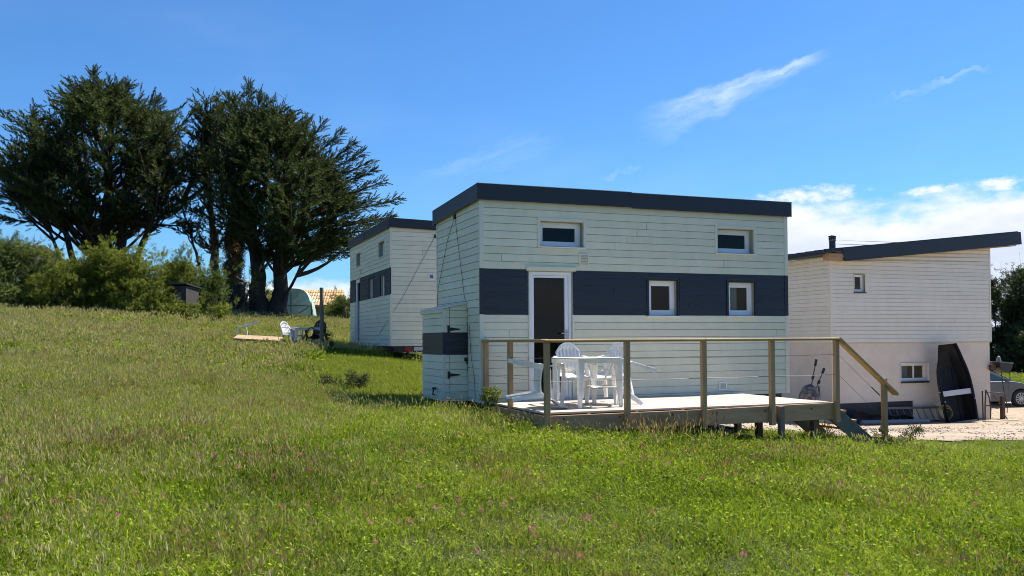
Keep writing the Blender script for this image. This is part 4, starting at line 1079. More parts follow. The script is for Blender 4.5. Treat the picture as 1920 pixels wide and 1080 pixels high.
    for pts in ([(0.62, -0.1, 0.2), (0.66, -0.1, 0.0), (0.66, -0.1, -0.42)], [(0.14, -0.2, 0.0), (0.20, -0.22, -0.5), (0.28, -0.22, -0.9), (0.40, -0.2, -1.15), (0.38, -0.2, -1.4)]):
        mb = MB(); mb.tube(pts, 0.014, 5); build('cord', mb, 'cable_black', tt)
    mb = MB(); mb.lathe([(0.0, 0.20), (0.05, 0.16), (0.09, 0.0), (0.0, 0.0)], 10, 'z', (0.22, -0.05, 0.30)); build('funnel', mb, 'pvc_grey', tt)
    # bundle with two poles
    a = (8.95, 26.5)
    bt = thing('net_bundle', 'grey stuffed bundle with two black-handled poles leaning by the white wall', 'bundle', (a[0], a[1], h(*a)), 0); bt.scale = (1.22, 1.22, 1.22)
    mb = MB()
    def bag(u, v):
        th = u * 2 * math.pi; ph = -math.pi / 2 + v * math.pi
        k = 1 + 0.07 * math.sin(5 * th + 3 * v) + 0.05 * math.sin(9 * v + 2 * th)
        return (0.28 * k * math.cos(ph) * math.cos(th), 0.22 * k * math.cos(ph) * math.sin(th), 0.60 + 0.44 * k * math.sin(ph) * (0.85 if ph > 0 else 1))
    mb.grid(bag, 18, 12); build('bag', mb, 'net_bundle', bt, smooth=True)
    for p0, p1 in (((0.0, 0.05, 0.6), (0.22, 0.08, 1.62)), ((0.06, 0.0, 0.6), (0.40, 0.04, 1.40))):
        d = Vector(p1) - Vector(p0); mb = MB(); mb.tube([p0, p1], 0.013, 6)
        pl = build('pole', mb, 'dark_steel', bt); mb = MB(); mb.tube([tuple(Vector(p0) + d * 0.84), p1], 0.032, 8); build('grip', mb, 'cable_black', pl)
        mb = MB(); mb.tube([tuple(Vector(p0) + d * 0.52), tuple(Vector(p0) + d * 0.62)], 0.034, 8); build('clamp', mb, 'cable_black', pl)
    mb = MB(); mb.tube([(0.28, 0.1, 0.95), (0.30, 0.1, 0.45), (0.42, 0.1, 0.0)], 0.02, 6); build('leg', mb, 'dark_steel', bt)
    mb = MB(); mb.box((-0.30, -0.25, 0.0), (0.28, 0.25, 0.20)); build('plinth', mb, 'tile_pale', bt)


yard()


def car():
    c = (18.62, 33.0)
    root = thing('parked_car', 'grey hatchback car parked beyond the right corner of the white house', 'car', (c[0] - 1.3, c[1], h(*c) - 0.0), R(4))
    # x forward, wheels at +-1.3
    def arch(cx): return [(cx + 0.36 * math.cos(t), 0.32 + 0.36 * math.sin(t)) for t in np.linspace(math.pi, 0, 11)]
    low = [(-2.05, 0.30)] + [(-1.3 - 0.36, 0.22)] + arch(-1.3) + [(-1.3 + 0.36, 0.20), (1.3 - 0.36, 0.20)] + arch(1.3) + [(1.3 + 0.36, 0.24), (2.12, 0.28), (2.18, 0.45), (2.14, 0.62), (1.98, 0.76), (1.55, 0.86), (0.98, 0.955), (-1.75, 0.985), (-2.08, 0.90), (-2.14, 0.60)]
    mb = MB(); mb.prism(low, -0.86, 0.86)
    build('body', mb, 'car_paint', root, bevel=0.05)
    def ring(z, x0, x1, w): return [(x0, -w, z), (x1, -w, z), (x1, w, z), (x0, w, z)]
    mb = MB(); A = ring(0.94, -1.95, 1.06, 0.80); B = ring(1.40, -1.35, 0.12, 0.60); C = ring(1.46, -1.15, -0.10, 0.52)
    mb.add(A + B + C, [(0, 1, 5, 4), (1, 2, 6, 5), (2, 3, 7, 6), (3, 0, 4, 7), (4, 5, 9, 8), (5, 6, 10, 9), (6, 7, 11, 10), (7, 4, 8, 11), (8, 9, 10, 11), (3, 2, 1, 0)])
    build('cabin', mb, 'car_paint', root, bevel=0.03)
    def onside(s, x, k):  # point on the cabin side at height fraction k
        w = 0.80 + (0.60 - 0.80) * k; z = 0.94 + 0.46 * k; return (x, s * (w + 0.006), z)
    for s in (-1, 1):
        for (xa, xb, xc, xd) in ((-0.32, 0.78, 0.02, -0.34), (-1.20, -0.40, -0.42, -1.05)):
            mb = MB(); P = [onside(s, xa, 0.1), onside(s, xb, 0.1), onside(s, xc, 0.88), onside(s, xd, 0.88)]; Q = [(p[0], p[1] + s * 0.012, p[2]) for p in P]
            mb.add(P + Q, [(0, 1, 2, 3), (7, 6, 5, 4), (0, 4, 5, 1), (1, 5, 6, 2), (2, 6, 7, 3), (3, 7, 4, 0)]); build('window', mb, 'car_glass', root)
        mb = MB(); mb.box((-0.10, s * 0.90 - 0.012, 0.80), (0.08, s * 0.90 + 0.012, 0.825)); mb.box((-0.10, min(s * 0.86, s * 0.9), 0.803), (-0.08, max(s * 0.86, s * 0.9), 0.822)); mb.box((0.06, min(s * 0.86, s * 0.9), 0.803), (0.08, max(s * 0.86, s * 0.9), 0.822)); build('door_handle', mb, 'car_paint', root)
        mb = MB(); mb.bar((0.72, s * 0.84, 0.98), (0.72, s * 1.0, 1.02), 0.10, 0.13); build('mirror', mb, 'car_paint', root, bevel=0.03)
        for x in (-0.36, 0.82):
            mb = MB(); mb.box((x, s * 0.861 - 0.002, 0.34), (x + 0.012, s * 0.861 + 0.002, 0.93)); build('door_seam', mb, 'cable_black', root)
        mb = MB(); mb.box((1.80, s * 0.70 - 0.14, 0.60), (2.10, s * 0.70 + 0.14, 0.72)); build('headlight', mb, 'plate_white', root, bevel=0.03)
        for x in (-1.3, 1.3):
            y = s * 0.76; mb = MB(); mb.lathe([(0.20, -0.10), (0.29, -0.10), (0.32, -0.07), (0.32, 0.07), (0.29, 0.10), (0.20, 0.10), (0.20, -0.10)], 28, 'y', (x, y, 0.32)); w = build('wheel', mb, 'rubber', root, smooth=True)
            mb = MB(); yo = y + s * 0.085
            mb.lathe([(0.195, -0.02), (0.215, -0.02), (0.215, 0.02), (0.195, 0.02), (0.195, -0.02)], 28, 'y', (x, yo, 0.32)); mb.lathe([(0.0, 0.015 * s), (0.05, 0.015 * s), (0.055, -0.02 * s), (0.0, -0.02 * s)], 14, 'y', (x, yo, 0.32))
            for k in range(11):
                t = k * 2 * math.pi / 11; mb.bar((x + 0.04 * math.cos(t), yo, 0.32 + 0.04 * math.sin(t)), (x + 0.20 * math.cos(t), yo, 0.32 + 0.20 * math.sin(t)), 0.03, 0.02, up=(0, 1, 0))
            build('rim', mb, 'steel', w)
            mb = MB(); mb.lathe([(0.0, 0), (0.19, 0)], 20, 'y', (x, y, 0.32)); build('brake_disc', mb, 'dark_steel', w)
    mb = MB(); P = [(1.05, -0.74, 0.965), (1.05, 0.74, 0.965), (0.17, 0.57, 1.385), (0.17, -0.57, 1.385)]; Q = [(p[0] + 0.012, p[1], p[2] + 0.016) for p in P]
    mb.add(P + Q, [(0, 1, 2, 3), (7, 6, 5, 4), (0, 4, 5, 1), (1, 5, 6, 2), (2, 6, 7, 3), (3, 7, 4, 0)]); build('windscreen', mb, 'car_glass', root)


car()

# ------------------------------------------------------------------ farther left: greenhouse, shed, hut, fence, net, house
def px(x, y, Y):   # metres for a bearing and height read off a survey of the photograph
    return ((x - 960) / 1644 * Y, 1.65 + (636 + 0.0061 * (960 - x) - y) / 1644 * Y)


def background():
    Y = 46.5; x0, _ = px(508, 600, Y); x1, _ = px(582, 600, Y); xc = (x0 + x1) / 2; zg = h(xc, Y)
    t = thing('polytunnel', 'pale green film garden greenhouse with dark frame bars behind the cypress trunk', 'greenhouse', (xc, Y, zg), R(8))
    wv = (x1 - x0) / 2; H = 1.62

    def arc(u):
        a = math.pi * (1 - u); c = math.cos(a); s = math.sin(a)
        return (wv * math.copysign(abs(c) ** 0.55, c), H * max(s, 0) ** 0.62)
    mb = MB(); mb.grid(lambda u, v: (arc(u)[0] * (1 + 0.012 * math.sin(v * 25)), 1.9 * v, arc(u)[1] + 0.012 * math.sin(u * 40 + v * 18)), 26, 8, 0.01)
    cv = build('cover', mb, 'greenhouse_film', t, smooth=True)
    mb = MB(); ring = [arc(u) for u in np.linspace(0, 1, 27)]
    n = len(ring); mb.v += [(x, -0.004 - 0.05 * math.sin(i * 0.9) * 0.3, z) for i, (x, z) in enumerate(ring)] + [(0.0, -0.03, 0.7)]; mb.f += [(i, i + 1, n) for i in range(n - 1)] + [(n - 1, 0, n)]
    build('end_panel', mb, 'greenhouse_film', t)
    mb = MB(); mb.grid(lambda u, v: (wv + 0.16 * v * (1 + 0.3 * math.sin(u * 9)), 1.8 * u, 1.05 * (1 - v) + 0.02 * math.sin(u * 30)), 14, 4, 0.01); build('skirt', mb, 'greenhouse_film', t)
    for p, q in (((-wv * 0.98, 0.70), (wv * 0.98, 0.70)), ((0.02, 0.0), (0.02, 1.46)), ((0.02, 0.0), (wv * 0.95, 0.68)), ((-wv * 0.45, 0), (-wv * 0.45, 1.35))):
        mb = MB(); mb.tube([(p[0], -0.06, p[1]), (q[0], -0.06, q[1])], 0.018, 6); build('frame_bar', mb, 'green_wood', t)
    # tiled shed
    Y = 56.0; xa, ze = px(528, 574, Y); xb, zr_ = px(636, 541, Y); t = thing('farm_shed', 'low farm shed with faded orange tiled roof behind the bushes', 'shed', (xa, Y, h(xa, Y)), R(3)); zb = h(xa, Y)
    Wd = xb - xa; ez, rz2 = ze - zb, zr_ - zb
    mb = MB(); mb.box((0.1, 0.45, -0.3), (Wd - 0.1, 3.2, ez + 0.2)); build('wall', mb, 'shed_wall', t)
    mb = MB(); mb.add([(0, 0, ez), (Wd, 0, ez), (Wd, 1.9, rz2), (0, 1.9, rz2), (0, 0, ez - .08), (Wd, 0, ez - .08), (Wd, 3.8, ez - .08), (0, 3.8, ez - .08)], [(0, 1, 2, 3), (7, 6, 5, 4), (0, 4, 5, 1), (3, 2, 6, 7), (1, 5, 6, 2), (0, 3, 7, 4)])
    rf = build('roof', mb, 'roof_tile', t)
    nr, nc = 5, 22
    me1 = None
    for r in range(nr):
        for c in range(nc):
            wt = Wd / nc; v0, v1 = r / nr, (r + 1.12) / nr
            if me1 is None:
                mb = MB(); mb.grid(lambda u, v: (wt * u, 1.9 / nr * 1.1 * v, 0.045 * math.sin(math.pi * u) + (rz2 - ez) / nr * 1.1 * v + 0.03 * (1 - v)), 4, 1, 0.012)
                o = build('tile', mb, 'roof_tile', rf); me1 = o.data
            else:
                o = link('tile', me1, rf)
            o.location = (c * wt, 1.9 * r / nr, ez + 0.012 + (rz2 - ez) * r / nr)
            if random.random() < (0.55 if 8 < c < 14 else 0.12) and True:
                if 'pale' not in MATS: MATS['pale'] = None; globals()['PALE_ME'] = me1.copy(); globals()['PALE_ME'].materials[0] = MATS['tile_pale']
                o.data = globals()['PALE_ME']
    # dark hut in the hedge
    Y = 35.0; xa, zt_ = px(318, 532, Y); xb, _ = px(350, 532, Y); zb = h(xa, Y) - 0.1; t = thing('garden_hut', 'dark wooden hut half hidden in the hedge left of the ivy trunk', 'hut', (xa, Y, zb), R(-6)); hh = zt_ - zb
    mb = MB(); mb.box((0, 0, 0), (xb - xa, 1.1, hh - 0.1)); build('wall', mb, 'hut_wood', t)
    mb = MB(); mb.bar(((xb - xa) / 2, -0.12, hh), ((xb - xa) / 2, 1.2, hh - 0.12), xb - xa + 0.15, 0.06); build('roof', mb, 'dark_steel', t)
    mb = MB(); mb.box((0.12, -0.03, 0.05), (0.50, -0.005, hh - 0.35)); build('door', mb, 'grey_wood', t)
    # netting enclosure
    Y = 43.5; xa, zt_ = px(430, 530, Y); xb, _ = px(459, 530, Y); zb = h(xa, Y); t = thing('net_enclosure', 'dark net enclosure on thin black poles beside the ivy-clad trunk', 'net enclosure', (xa, Y, zb), 0); hh = zt_ - zb; Wd = xb - xa
    for (x, y) in ((0, 0), (Wd * 0.5, 0), (Wd, 0), (Wd, 0.8)):
        mb = MB(); mb.tube([(x, y, 0), (x, y, hh)], 0.035, 6); build('pole', mb, 'mesh_fence', t)
    mb = MB()
    for i in range(34):
        x = Wd * (i + 0.5) / 34; mb.bar((x, 0.02, 0.5), (x, 0.02, hh - 0.1), 0.016, 0.010, up=(0, 1, 0))
    for i in range(40):
        z = 0.5 + (hh - 0.6) * i / 39; mb.bar((0, 0.01, z), (Wd, 0.01, z), 0.010, 0.014)
    build('net', mb, 'mesh_fence', t)
    mb = MB(); mb.lathe([(0.0, 0.62), (0.85, 0.62), (0.85, 0.56), (0, 0.56)], 20, 'z', (Wd * 0.6, 0.9, 0)); build('mat', mb, 'far_wall', t)
    # low dark wire fence
    Y = 43.0; xa, zt_ = px(424, 566, Y); xb, _ = px(482, 566, Y); zb = h(xa, Y) - 0.05; t = thing('wire_fence', 'low dark wire fence between the ivy trunk and the right cypress', 'fence', (xa, Y, zb), 0); hh = zt_ - zb; Wd = xb - xa
    for i in range(4): mb = MB(); mb.tube([(Wd * i / 3, 0, 0), (Wd * i / 3, 0, hh)], 0.03, 6); build('fence_post', mb, 'grey_wood' if i == 0 else 'mesh_fence', t)
    for k in range(4): mb = MB(); mb.tube([(0, 0, hh - 0.03 - k * 0.2), (Wd, 0, hh - 0.06 - k * 0.2)], 0.016, 5); build('wire', mb, 'mesh_fence', t)
    for k in range(10): mb = MB(); mb.tube([(Wd * (k + .5) / 10, 0, 0.05), (Wd * (k + .5) / 10, 0, hh - 0.03)], 0.008, 4); build('wire', mb, 'mesh_fence', t)
    # bit of a house at the left edge
    Y = 50.0; xb, zt_ = px(24, 480, Y); zb = h(xb, Y); t = thing('grey_house', 'grey walled house with dark roof behind the hedge at the left edge', 'house', (xb, Y, zb), R(-4)); hh = zt_ - zb
    mb = MB(); mb.box((-7, 0, -0.3), (0, 5, hh)); wl = build('wall', mb, 'far_wall', t)
    mb = MB(); mb.prism([(-0.4, hh - 0.05), (5.4, hh - 0.05), (2.5, hh + 0.9)], -7.3, 0.3); mb.xform(Matrix(((0, 1, 0, 0), (1, 0, 0, 0), (0, 0, 1, 0), (0, 0, 0, 1)))); build('roof', mb, 'hut_wood', t)
    mb = MB(); mb.box((-1.7, -0.03, 0.9), (-0.7, -0.002, 2.0)); build('window', mb, 'car_glass', t)


background()


# ------------------------------------------------------------------ vegetation
def tuft(kind):
    """unit foliage pieces along +z: returns verts (n,3), tris (m,3), per-vertex shade offset"""
    r = random.Random(kind)
    V, F = [], []
    if kind == 'plume':     # cypress spray: short scale-leaf fingers round an axis
        n = 11
        for i in range(n):
            k = i / (n - 1); a = i * 2.4; rad = 0.20 * (1 - k) ** 0.6 + 0.03; base = 0.72 * k
            c, s = math.cos(a), math.sin(a); L = 0.30 - 0.10 * k; w = 0.050
            p0 = (-s * w, c * w, base); p1 = (s * w, -c * w, base); p2 = (c * rad, s * rad, base + L)
            o = len(V); V += [p0, p1, p2]; F.append((o, o + 1, o + 2))
    elif kind == 'leafy':   # twig with small leaves
        n = 9
        for i in range(n):
            k = i / n; a = i * 2.4; c, s = math.cos(a), math.sin(a); rad = 0.32; base = 0.8 * k; w = 0.085
            m = Vector((c * rad * 0.5, s * rad * 0.5, base + 0.12)); tip = Vector((c * rad, s * rad, base + 0.20)); sd = Vector((-s, c, r.uniform(-.6, .6))).normalized() * w
            o = len(V); V += [(c * 0.02, s * 0.02, base), tuple(m + sd), tuple(tip), tuple(m - sd)]; F += [(o, o + 1, o + 2), (o, o + 2, o + 3)]
    return np.array(V, float), np.array(F, int)


def scatter_tufts(kind, P, D, S, tint):
    """place tufts at P along directions D with sizes S (length, width) -> V,F,tint arrays"""
    V0, F0 = tuft(kind); n = len(P)
    D = D / np.linalg.norm(D, axis=1, keepdims=True)
    ref = rng.normal(size=(n, 3)); A = np.cross(D, ref); A /= np.linalg.norm(A, axis=1, keepdims=True); B = np.cross(D, A)
    V = P[:, None, :] + S[:, 1, None, None] * (V0[None, :, 0:1] * A[:, None, :] + V0[None, :, 1:2] * B[:, None, :]) + S[:, 0, None, None] * V0[None, :, 2:3] * D[:, None, :]
    F = F0[None] + (np.arange(n) * len(V0))[:, None, None]
    T = np.repeat(tint[:, None, :], len(V0), 1) + rng.uniform(-0.12, 0.12, (n, len(V0), 1))
    return V.reshape(-1, 3), F.reshape(-1, 3), np.clip(T.reshape(-1, tint.shape[1]), 0, 1)


def bez(p0, p1, p2, t):
    t = t[:, None]; return (1 - t) ** 2 * p0 + 2 * t * (1 - t) * p1 + t ** 2 * p2


def interp(prof, z):
    zs = [p[0] for p in prof]; return [float(np.interp(z, zs, [p[k] for p in prof])) for k in (1, 2)]


def cypress(label, base, stems, prof, H, depth, nlimb, spray, wind, leafmat='cypress_leaf', barkm='bark', seed=1, bare=6, ivy=False, plumes=()):
    """windswept Monterey cypress. prof: rows (height, left reach, right reach) of the crown in metres from the base"""
    global rng
    rng = np.random.default_rng(seed); rd = random.Random(seed)
    bx, by = base; bz = h(bx, by) - 0.15
    root = thing('cypress_tree', label, 'tree', (bx, by, bz), 0, 'windswept cypress trees')
    tk = MB(); stem_lines = []
    for (dx, dy, r0, lx, ly, ht) in stems:
        p0 = np.array([dx, dy, 0.0]); p1 = np.array([dx + lx * 0.25, dy + ly * 0.3, ht * 0.5]); p2 = np.array([dx + lx, dy + ly, ht])
        t = np.linspace(0, 1, 12); L = bez(p0, p1, p2, t); L[1:-1] += rng.normal(0, 0.05, (10, 3)); stem_lines.append(L)
        rad = [r0 * (1.55 - 0.55 * min(1, k / 1.5)) * (1 - 0.72 * k / 11) for k in range(12)]
        tk.tube([tuple(q) for q in L], rad, 10)
    build('trunk', tk, barkm, root, smooth=True)
    lm = MB(); PP, DD, SS, TT = [], [], [], []
    zlo = prof[0][0]
    for i in range(nlimb):
        # tip on / near the crown envelope
        z = zlo + (H - zlo) * rng.beta(1.15, 1.05)
        l, r = interp(prof, z)
        cx = (r - l) / 2; hw = (r + l) / 2
        ang = rng.uniform(0, 2 * math.pi); rr = rng.uniform(0.45, 1.0) ** 0.6
        dpt = depth * min(1.0, (hw / max(p[1] + p[2] for p in prof)) * 2.2)
        rr *= rng.uniform(1.02, 1.26) if rng.uniform() < 0.22 else 1.0
        tip = np.array([cx + hw * rr * math.cos(ang), dpt * rr * math.sin(ang), z])
        L = stem_lines[rng.integers(len(stem_lines))]
        best = min(stem_lines, key=lambda q: abs(q[-1][0] - tip[0]) + rng.uniform(0, 2.0)); L = best
        hz = max(0.20 * H, z - np.linalg.norm(tip[:2] - L[6][:2]) * rng.uniform(0.45, 0.95) - 0.6)
        k = np.clip(np.searchsorted(L[:, 2], hz), 1, 11); st = L[k]
        d = tip - st; ln = np.linalg.norm(d)
        mid = st + d * 0.5 + np.array([wind * 0.05 * ln, 0, -0.10 * ln + 0.05 * ln * rng.normal()]) + rng.normal(0, 0.10 * ln, 3) * np.array([1, 1, 0.4])
        t = np.linspace(0, 1, 7); C = bez(st, mid, tip, t)
        r0 = 0.035 + 0.020 * ln * rng.uniform(0.7, 1.2)
        lm.tube([tuple(q) for q in C], [r0 * (1 - 0.82 * q) for q in t], 5)
        # side branchlets carrying the sprays
        tone = rng.uniform(0, 1)
        nb = int(4 + ln * 1.5)
        for j in range(nb):
            u = 0.46 + 0.54 * (j + rng.uniform(0, 1)) / nb
            q = bez(st, mid, tip, np.array([u]))[0]
            dirn = (tip - mid) / (np.linalg.norm(tip - mid) + 1e-6)
            side = rng.normal(size=3); side -= dirn * side.dot(dirn); side /= np.linalg.norm(side) + 1e-6; side[2] *= 0.10
            bd = dirn * np.array([0.8, 0.8, 0.45]) + side * 0.85 + np.array([wind * 0.32, 0, 0.12]); bd /= np.linalg.norm(bd)
            bl = rng.uniform(0.5, 1.15) * spray * (1.25 - 0.35 * u)
            m = max(3, int(bl / 0.16))
            s = (np.arange(m) + rng.uniform(0, 1, m)) / m
            pts = q + bd * (s * bl)[:, None] + np.array([0, 0, -0.10])[None] * (s ** 2)[:, None] * bl * 0.6 + rng.normal(0, 0.05, (m, 3)) * np.array([1, 1, 0.6])
            dd = bd[None] + rng.normal(0, 0.40, (m, 3)) * np.array([1, 1, 0.45]) + np.array([0, 0, 0.12])
            PP.append(pts); DD.append(dd); SS.append(np.stack([rng.uniform(0.34, 0.60, m), rng.uniform(0.42, 0.75, m)], 1))
            TT.append(np.clip(np.stack([np.full(m, tone * 0.7 + rng.uniform(0, 0.3)), np.full(m, 0.5)], 1) + rng.normal(0, 0.1, (m, 2)), 0, 1))
    for (xa, za), (xb, zb2) in plumes:
        st = np.array([xa, rng.uniform(-1.2, 1.2), za]); tip = np.array([xb, st[1] + rng.uniform(-1.0, 1.0), zb2]); d = tip - st; ln = np.linalg.norm(d)
        mid = st + d * 0.5 + np.array([0, 0, -0.08 * ln if abs(d[0]) > d[2] else 0.0]); t = np.linspace(0, 1, 8); C = bez(st, mid, tip, t)
        lm.tube([tuple(q) for q in C], [0.09 * (1 - 0.85 * q) for q in t], 5)
        m = int(ln * 30); u = rng.uniform(0.15, 1.0, m) ** 0.8; pts = bez(st, mid, tip, u); dn = d / ln
        off = rng.normal(0, 1, (m, 3)) * np.array([1, 1, 0.8]); off -= dn * (off @ dn)[:, None]
        pts = pts + off * (0.22 * (1.05 - u) + 0.06)[:, None]
        PP.append(pts); DD.append(dn[None] * 1.0 + off * 0.5 + rng.normal(0, 0.15, (m, 3)) + np.array([0.05, 0, 0.1])); SS.append(np.stack([rng.uniform(0.30, 0.52, m), rng.uniform(0.34, 0.6, m)], 1)); TT.append(np.clip(np.stack([np.full(m, rng.uniform(0.2, 0.8)), np.full(m, 0.5)], 1) + rng.normal(0, 0.12, (m, 2)), 0, 1))
    build('limbs', lm, barkm, root)
    V, F, T = scatter_tufts('plume', np.concatenate(PP), np.concatenate(DD), np.concatenate(SS), np.concatenate(TT))
    me = np_mesh('crown', V, F, T, (leafmat,)); link('crown', me, root)
    if bare:
        for i in range(bare):
            mb = MB(); z = H * rng.uniform(0.84, 0.98); l, r = interp(prof, z); x = rng.uniform(-l, r); p = Vector((x, rng.uniform(-1, 1), z)); q = p + Vector((rng.uniform(-0.2, 0.7), rng.uniform(-.3, .3), rng.uniform(0.7, 1.5)))
            mb.tube([tuple(p), tuple((p + q) / 2 + Vector((0.08, 0, 0))), tuple(q)], 0.022, 4, 0.008)
            for k in range(3):
                s = p.lerp(q, rng.uniform(0.35, 0.9)); mb.tube([tuple(s), tuple(s + Vector((rng.uniform(-.45, .45), rng.uniform(-.2, .2), rng.uniform(.15, .5))))], 0.012, 4, 0.006)
            build('dead_twig', mb, 'bark', root)
    if ivy:
        n = 900; L = stem_lines[-1]; k = rng.uniform(0, 6.5, n); i0 = np.floor(k).astype(int); f = (k - i0)[:, None]; P = L[i0] * (1 - f) + L[i0 + 1] * f
        a = rng.uniform(0, 2 * math.pi, n); rr = rng.uniform(0.2, 0.42, n); D = np.stack([np.cos(a), np.sin(a), rng.normal(0, .4, n)], 1); P = P + np.stack([np.cos(a) * rr, np.sin(a) * rr, np.zeros(n)], 1)
        V, F, T = scatter_tufts('leafy', P, D, np.stack([rng.uniform(.15, .3, n), rng.uniform(.3, .5, n)], 1), rng.uniform(0, 1, (n, 2)))
        link('ivy', np_mesh('ivy', V, F, T, ('ivy_leaf',)), root)
    return root


def shrub(name, label, cat, base, w, d, hgt_, n, leafm, lsize=0.2, seed=1, group=None, sparse_top=0.0, stemn=9, squash=0.75, barkm='twig_grey', z0=None, kind='leafy', up=0.35, shoots=16):
    """bush of many leaf clusters on clumps spread through an uneven volume"""
    global rng
    rng = np.random.default_rng(seed); bx, by = base; bz = (h(bx, by) if z0 is None else z0) - 0.08
    root = thing(name, label, cat, (bx, by, bz), 0, group)
    nc = max(8, int(n / 90)); cen = []
    while len(cen) < nc:
        p = rng.uniform(-1, 1, 3); p[2] = rng.uniform(0, 1)
        rad = math.hypot(p[0], p[1])
        if rad ** 2 + (p[2] * squash) ** 2.2 > 1 or (rad < 0.35 and p[2] < 0.6): continue
        cen.append((p[0] * w * 0.5 * 0.86, p[1] * d * 0.5 * 0.86, 0.06 * hgt_ + p[2] * hgt_ * 0.88))
    cen = np.array(cen); m = n // nc
    PP, DD, TT = [], [], []
    for c in cen:
        rc = rng.uniform(0.20, 0.52) * min(1.0, hgt_ / 2.2) * (0.6 + 0.4 * (w / 3)) ; q = rng.normal(size=(m, 3)); q /= np.linalg.norm(q, axis=1, keepdims=True); rr = rng.uniform(0.25, 1.0, m) ** 0.5
        P = c + q * (rr * rc)[:, None] * np.array([1.15, 1.15, 0.8]); P[:, 2] = np.maximum(P[:, 2], 0.03)
        tone = rng.uniform(-0.1, 0.75); PP.append(P); DD.append(q + np.array([0.1, 0, up]) + rng.normal(0, 0.35, (m, 3))); TT.append(np.clip(np.stack([tone + rng.uniform(0, 0.4, m), rng.uniform(0, 1, m)], 1), 0, 1))
    if shoots:
        for i in range(int(shoots * w)):
            c = cen[rng.integers(nc)]; out = np.array([c[0] / w, c[1] / d, 0.55 + 0.5 * c[2] / hgt_]) + rng.normal(0, 0.35, 3); out /= np.linalg.norm(out); ls = rng.uniform(0.45, 0.95) * min(1, hgt_ / 2.2); kk = 14
            t = rng.uniform(0.3, 1, kk); P = c + out * (0.30 + t * ls)[:, None] + rng.normal(0, 0.035, (kk, 3)); P[:, 2] = np.maximum(P[:, 2], 0.03); PP.append(P); DD.append(out[None] + rng.normal(0, 0.45, (kk, 3))); TT.append(np.clip(np.stack([rng.uniform(0.3, 1.0, kk), rng.uniform(0, 1, kk)], 1), 0, 1))
    if sparse_top:
        k = int(n * sparse_top); x = rng.normal(0, w * 0.22, k); z = hgt_ * (0.80 + np.minimum(np.abs(rng.normal(0, 0.12, k)), 0.27)); PP.append(np.stack([x, rng.normal(0, d * .15, k), z], 1)); DD.append(rng.normal(size=(k, 3)) + np.array([0, 0, .6])); TT.append(rng.uniform(0, 1, (k, 2)))
    P, D, T = np.concatenate(PP), np.concatenate(DD), np.concatenate(TT)
    V, F, T = scatter_tufts(kind, P, D, np.stack([rng.uniform(.7, 1.4, len(P)) * lsize, rng.uniform(.7, 1.4, len(P)) * lsize], 1), T)
    link('foliage', np_mesh('foliage', V, F, T, (leafm,)), root)
    mb = MB()
    for i in range(stemn):
        c = cen[rng.integers(nc)]; p0 = np.array([c[0] * 0.25, c[1] * 0.25, 0.0]); p1 = np.array([c[0] * .4, c[1] * .4, c[2] * .6]); L = bez(p0, p1, c, np.linspace(0, 1, 6)); mb.tube([tuple(q) for q in L], 0.012 * hgt_ + 0.008, 5, 0.008)
    if sparse_top:
        for i in range(8):
            x = rng.normal(0, w * 0.22); mb.tube([(x * .6, 0, hgt_ * .5), (x * .8, 0.1, hgt_ * .8), (x, 0, hgt_ * rng.uniform(1.0, 1.25))], 0.018, 4, 0.006)
    build('stems', mb, barkm, root)
    return root


# long outer plumes (start, tip) that break the outlines
PL_R = [((2.2, 5.6), (6.4, 6.3)), ((2.4, 5.0), (6.1, 5.4)), ((2.0, 6.4), (5.3, 7.6)), ((1.8, 7.0), (4.7, 8.6)), ((2.5, 4.4), (5.6, 4.7)), ((2.2, 4.0), (4.6, 3.9)), ((1.5, 7.8), (3.6, 9.6)), ((-0.6, 8.0), (-0.9, 11.9)), ((-1.2, 7.6), (-2.1, 11.4)), ((-0.4, 8.4), (-0.1, 11.2)), ((0.4, 8.0), (0.7, 10.8)), ((-1.5, 7.0), (-2.6, 10.2)), ((0.8, 7.6), (2.0, 10.2)), ((2.6, 5.9), (5.9, 6.9)), ((2.2, 5.2), (5.5, 5.9)), ((2.0, 6.8), (5.2, 8.0)), ((1.6, 7.4), (4.2, 9.1)), ((2.4, 4.7), (6.0, 5.0)), ((2.2, 4.2), (5.2, 4.3)), ((1.4, 7.9), (3.0, 9.8)), ((2.0, 3.5), (4.6, 3.4)), ((-0.2, 8.2), (-0.5, 11.5)), ((-1.0, 7.8), (-1.6, 11.2))]
PL_L = [((-0.6, 8.4), (-0.4, 12.2)), ((-1.4, 8.0), (-2.0, 11.3)), ((0.6, 8.2), (1.3, 11.6)), ((1.6, 7.6), (4.4, 10.5)), ((1.8, 7.0), (5.0, 9.3)), ((-2.4, 7.4), (-3.9, 10.2)), ((-2.8, 6.0), (-6.4, 8.0)), ((-2.8, 5.2), (-6.6, 6.4)), ((1.9, 6.2), (4.9, 7.4)), ((-2.6, 4.6), (-6.2, 4.9)), ((1.6, 4.4), (4.5, 4.3)), ((1.2, 8.0), (2.6, 11.0))]

